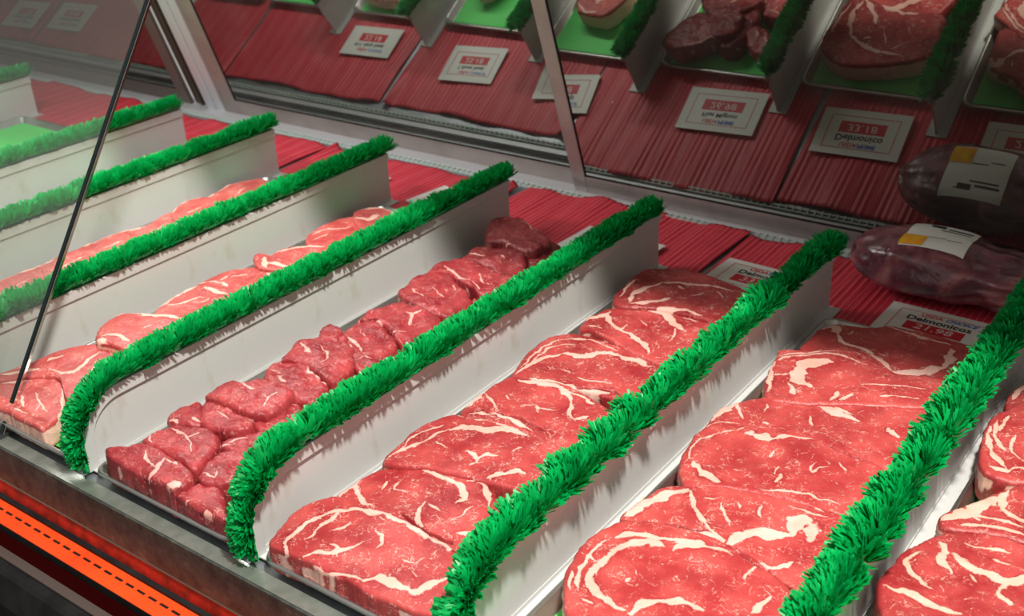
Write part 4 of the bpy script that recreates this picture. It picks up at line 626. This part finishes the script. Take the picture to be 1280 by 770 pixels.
def steak(rec, seed):
    kind, label, group, cx, cy, z0, slope, th, sf, dark, out, fats, creases = rec
    filet = kind == 'filet_mignon'; r_ = np.random.default_rng(seed)
    size = max(max(p[0] for p in out) - min(p[0] for p in out), max(p[1] for p in out) - min(p[1] for p in out))
    NA = int(min(420, max(120, size * 3.1))); NR = int(min(90, max(36, size * .75)))
    O = catmull(out, NA, True)
    c = O.mean(0); D = O - c; R_ = np.hypot(D[:, 0], D[:, 1])
    R_ += .5 + vnoise(O[:, 0], O[:, 1], 7, seed) * (1.2 if filet else .8) + vnoise(O[:, 0], O[:, 1], 2.5, seed + 1) * .5
    D = D / np.hypot(D[:, 0], D[:, 1])[:, None] * R_[:, None]
    rnd = 9.0 if filet else 6.5
    us = np.linspace(0, 1, NR) ** .85; us[0] = .012
    X = c[0] + D[None, :, 0] * us[:, None]; Y = c[1] + D[None, :, 1] * us[:, None]
    edge = (1 - us[:, None]) * R_[None, :]
    tt = np.clip(edge / rnd, 0, 1); drop = rnd * .62 * (1 - np.sqrt(np.clip(1 - (1 - tt) ** 2, 0, 1)))
    Z = -drop + vnoise(X, Y, 26, seed + 2) * (2.6 if filet else 1.3) + vnoise(X, Y, 9, seed + 3) * (1.5 if filet else .55) + vnoise(X, Y, 3, seed + 4) * (.35 if filet else .15)
    # fat mask
    wx = X + vnoise(X, Y, 9, seed + 5) * 2.0 + vnoise(X, Y, 2.2, seed + 6) * .5; wy = Y + vnoise(X, Y, 9, seed + 7) * 2.0 + vnoise(X, Y, 2.2, seed + 8) * .5
    fat = np.zeros_like(X); seam = np.zeros_like(X)
    for wd, pts in fats:
        ln = catmull(pts, max(8, len(pts) * 6), False)
        d_, t_ = seg_dist_t(wx, wy, ln)
        wv = (wd * .60 + .15) * (1 + .55 * vnoise(X, Y, 10, seed + 9) + .25 * vnoise(X, Y, 4, seed + 19)) * np.clip(.35 + 3.2 * np.minimum(t_, 1 - t_), 0, 1)
        fat = np.maximum(fat, np.clip(.5 + (wv - d_) / (1.3 + .12 * wd), 0, 1))
        seam = np.maximum(seam, np.exp(-((d_ - wv - 1.3) / .8) ** 2) * np.clip(wd / 5, .2, .75) * np.clip(.5 + vnoise(X, Y, 8, seed + 29), 0, 1))
    # short random marbling strokes
    ns = int(size * size / (120 if not filet else 330))
    for k in range(ns):
        a = r_.uniform(0, 2 * math.pi); u = math.sqrt(r_.uniform(.01, .88)); i0 = int(a / (2 * math.pi) * NA) % NA
        p = c + D[i0] * u; an = r_.uniform(0, 6.28); st = [p]
        for q in range(3):
            an += r_.normal(0, .5); st.append(st[-1] + np.array([math.cos(an), math.sin(an)]) * r_.uniform(1.0, 3.4))
        st = np.array(st); sel = (np.abs(X - p[0]) < 12) & (np.abs(Y - p[1]) < 12)
        if sel.any():
            d = seg_dist(wx[sel], wy[sel], st); wv = r_.uniform(.12, .5)
            fat[sel] = np.maximum(fat[sel], np.clip(.5 + (wv - d) / .9, 0, 1) * r_.uniform(.40, .85))
    darkv = np.full_like(X, dark) + seam * .7 * (1 - fat) + np.clip((3.5 - edge) / 3.5, 0, 1) * .18 + np.clip(vnoise(X, Y, 30, seed + 11) * .28, 0, .3)  # dark and the rim term are painted shade; seams and blotches are meat
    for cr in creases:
        d = seg_dist(wx, wy, catmull(cr, 20, False)); k = np.exp(-(d / 1.6) ** 2); Z -= 3.2 * k; darkv = np.maximum(darkv, k * .8); fat *= (1 - k)  # crease cut as a groove, its shade darkened in
    # thin seam grooves beside fat lines
    Z += fat * .35
    K = 9; ks = (np.arange(K) + 1) / K; zb = -th * 1000
    ze = Z[-1]; an = np.arange(NA)
    sideX, sideY, sideZ, sideF, sideD = [], [], [], [], []
    for kk in ks:
        bul = math.sin(kk * math.pi) * (2.2 if filet else 1.2) - kk * (3.0 if filet else 1.0)
        nb = vnoise(O[:, 0] + 40 * kk, O[:, 1] - 30 * kk, 6, seed + 12) * (1.6 if filet else .9) * (1 - kk * .5)
        rr = R_ + bul + nb
        dirx = D[:, 0] / R_; diry = D[:, 1] / R_
        sideX.append(c[0] + dirx * rr); sideY.append(c[1] + diry * rr); sideZ.append(ze + (zb - ze) * kk)
        f0 = fat[-3] * (.45 if filet else .85); nf = vnoise(O[:, 0] * 1.3, O[:, 1] * 1.3 + kk * 25, 12, seed + 13) * .5 + .5
        sfat = np.clip((sf * 1.35 - nf) * 4 + .5, 0, 1) * .95
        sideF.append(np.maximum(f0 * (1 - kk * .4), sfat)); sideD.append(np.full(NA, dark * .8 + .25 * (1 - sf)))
    X = np.vstack([X] + sideX); Y = np.vstack([Y] + sideY); Z = np.vstack([Z] + sideZ); fat = np.vstack([fat] + sideF); darkv = np.vstack([darkv] + sideD)
    nr = X.shape[0]
    wz = Z.copy(); cyl = 0.0
    P = np.stack([X.ravel(), Y.ravel(), (Z + slope * Y).ravel()], 1) / 1000
    bot = z0 - th; P[:, 2] += th
    P[:, 2] = np.maximum(P[:, 2], .0044 - bot + 0.0)
    idx = np.arange(nr * NA).reshape(nr, NA); nx_ = np.roll(idx, -1, 1)
    F = np.stack([idx[:-1].ravel(), idx[1:].ravel(), nx_[1:].ravel(), nx_[:-1].ravel()], 1)
    nv = len(P); top = P[:NA].mean(0); low = P[-NA:].mean(0)
    P = np.vstack([P, top, low])
    tri = [(nv, idx[0, i], nx_[0, i]) for i in range(NA)] + [(nv + 1, nx_[-1, i], idx[-1, i]) for i in range(NA)]
    me = bpy.data.meshes.new(kind); nq = len(F)
    me.vertices.add(len(P)); me.vertices.foreach_set('co', P.astype(np.float32).ravel())
    loops = np.concatenate([F.ravel(), np.array(tri).ravel()]).astype(np.int32)
    me.loops.add(len(loops)); me.loops.foreach_set('vertex_index', loops)
    me.polygons.add(nq + len(tri))
    me.polygons.foreach_set('loop_start', np.concatenate([np.arange(nq) * 4, nq * 4 + np.arange(len(tri)) * 3]).astype(np.int32))
    me.update(calc_edges=True); me.validate()
    me.polygons.foreach_set('use_smooth', np.ones(len(me.polygons), bool))
    a_ = me.attributes.new('fat', 'FLOAT', 'POINT'); a_.data.foreach_set('value', np.concatenate([fat.ravel(), [fat[0].mean(), sf]]).astype(np.float32))
    a_ = me.attributes.new('dark', 'FLOAT', 'POINT'); a_.data.foreach_set('value', np.concatenate([darkv.ravel(), [dark, dark]]).astype(np.float32))
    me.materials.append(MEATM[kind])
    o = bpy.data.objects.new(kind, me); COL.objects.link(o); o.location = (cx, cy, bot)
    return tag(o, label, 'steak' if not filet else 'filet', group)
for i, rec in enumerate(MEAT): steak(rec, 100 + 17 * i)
# filets lying behind the green fringe at the back of their tray, visible in the mirror
FB = [(-.066, .655, .042, 13, 'pinkish filet at the back right of its tray, seen in the mirror', .72), (-.062, .575, .042, 7, 'second pinkish filet from the tray back, behind the green fringe', .75),
      (-.150, .500, .030, 14, 'filet under the flat-topped ones, barely showing', .6)][:2]
for i, (x, y, z, src, lb, sc_) in enumerate(FB):
    base = [r for r in MEAT if r[0] == 'filet_mignon'][src]
    steak(['filet_mignon', lb, base[2], x, y, z, 0, z - .006, .25, 0, [[-p[1]*sc_, p[0]*sc_*.8] for p in base[10]], [[w_, [[-p[1]*sc_, p[0]*sc_*.8] for p in f_]] for w_, f_ in base[11]], []], 700 + i)
# a few strip steaks behind the third divider, showing mostly in the mirror
BACK = [(-.905, .640, 'pale strip steak in the second tray, showing as a pink lump in the mirror top', .036), (-.900, .500, 'strip steak hidden behind the third divider, second from the tray back', .030),
        (-.905, .365, 'strip steak hidden behind the third divider, third from the tray back', .030), (-.900, .230, 'strip steak hidden behind the third divider, fourth from the tray back', .030)]
for i, (x, y, lb, z) in enumerate(BACK):
    base = [r for r in MEAT if r[0] == 'ribeye_steak'][(i * 2) % 7]
    rec = ['strip_steak', lb, 'strip steaks in the second tray from the left', x, y, z, 0, z - .006, .8, 0, [[p[0]*.85, p[1]*.95] for p in base[10]], [[w_, [[p[0]*.85, p[1]*.95] for p in f_]] for w_, f_ in base[11]], []]
    steak(rec, 900 + i)

# ------------------------------------------------------------------ vacuum-packed roast
def vacpack(cx, cy, label, seed, LX=.135, lab=True):
    t = empty('vacuum_packed_roast', (cx, cy, 0.006), label, 'packed meat')
    NX, NT = 110, 90; V = []; r_ = np.random.default_rng(seed)
    for i in range(NX):
        u = i / (NX - 1); x = -LX + 2 * LX * u
        e = abs(2 * u - 1)
        pr = (1 - e ** 3.2) ** .5
        neck = 1 - .20 * math.exp(-((u - .66) / .09) ** 2) - .38 * max(0, u - .72) / .28
        for k in range(NT):
            a = 2 * math.pi * k / NT
            ry, rz = .0600 * pr * neck, .0400 * pr * (neck * .95 + .05)
            wr = 1 + .035 * math.sin(5 * a + 9 * u) + (.05 * math.sin(17 * a + 22 * u) * max(0, u - .55) * 2) + .035 * math.sin(11 * a - 6 * u) * (1.0 if u < .12 or u > .6 else .3)
            ca, sa_ = math.cos(a), math.sin(a)
            sq = (abs(ca) ** 2.6 + abs(sa_) ** 2.6) ** (-1 / 2.6)
            y = ry * ca * sq * wr; z = rz * sa_ * sq * wr
            V.append((x + .004 * math.sin(3 * a) * e, y - .012 * max(0, u - .6), max(0, z + .0375 - .006 * max(0, u - .65))))
    F = [(i*NT+k, i*NT+(k+1) % NT, (i+1)*NT+(k+1) % NT, (i+1)*NT+k) for i in range(NX-1) for k in range(NT)]
    o = mesh_obj('bag', V, F, VAC, t, True); o['label'] = 'dark purple meat under shiny clear film'
    bvh = BVHTree.FromPolygons([Vector(v) for v in V], F)
    def patch(name, mat, x0, x1, y0, y1, lift, rot=0.0, parent=t):
        n = 16; v = []
        mx, my = (x0 + x1) / 2, (y0 + y1) / 2; cr, sr = math.cos(rot), math.sin(rot)
        for j in range(n):
            for i in range(n):
                X = x0 + (x1 - x0) * i / (n - 1) - LCX; Y = y0 + (y1 - y0) * j / (n - 1) - LCY
                x = LCX + X * cr - Y * sr; y = LCY + X * sr + Y * cr
                h = bvh.ray_cast(Vector((x, y, .3)), Vector((0, 0, -1)))[0]
                z = (h.z if h else .02) + lift
                v.append((x, y, z))
        f = [(j*n+i, j*n+i+1, (j+1)*n+i+1, (j+1)*n+i) for j in range(n-1) for i in range(n-1)]
        return mesh_obj(name, v, f, mat, parent, True)
    if lab:
        LCX, LCY = .352 - cx, .872 - cy; x0, x1, y0, y1 = LCX - .041, LCX + .041, LCY - .043, LCY + .040; ro = .0
        s = patch('store_label', CARD, x0, x1, y0, y1, .0012, ro)
        patch('yellow_sticker', YELLOW, x0 - .001, x0 + .029, y0 + .002, y0 + .030, .0017, ro, s)['label'] = 'orange-yellow discount sticker'
        for q, (a, b, yy, hh) in enumerate([(.022, .040, .063, .009), (.044, .076, .062, .004), (.036, .074, .056, .0025), (.030, .052, .028, .0016), (.054, .072, .024, .0016), (.018, .030, .070, .0015)]):
            patch('printed_line', INK if q < 3 else simple('grey_print', (.10, .10, .10), .5), x0 + a, x0 + b, y0 + yy, y0 + yy + hh, .0016, ro, s)
    return t
vacpack(.378, .8680, 'large dark vacuum-packed roast with a white label, lying against the mirrored door', 3)
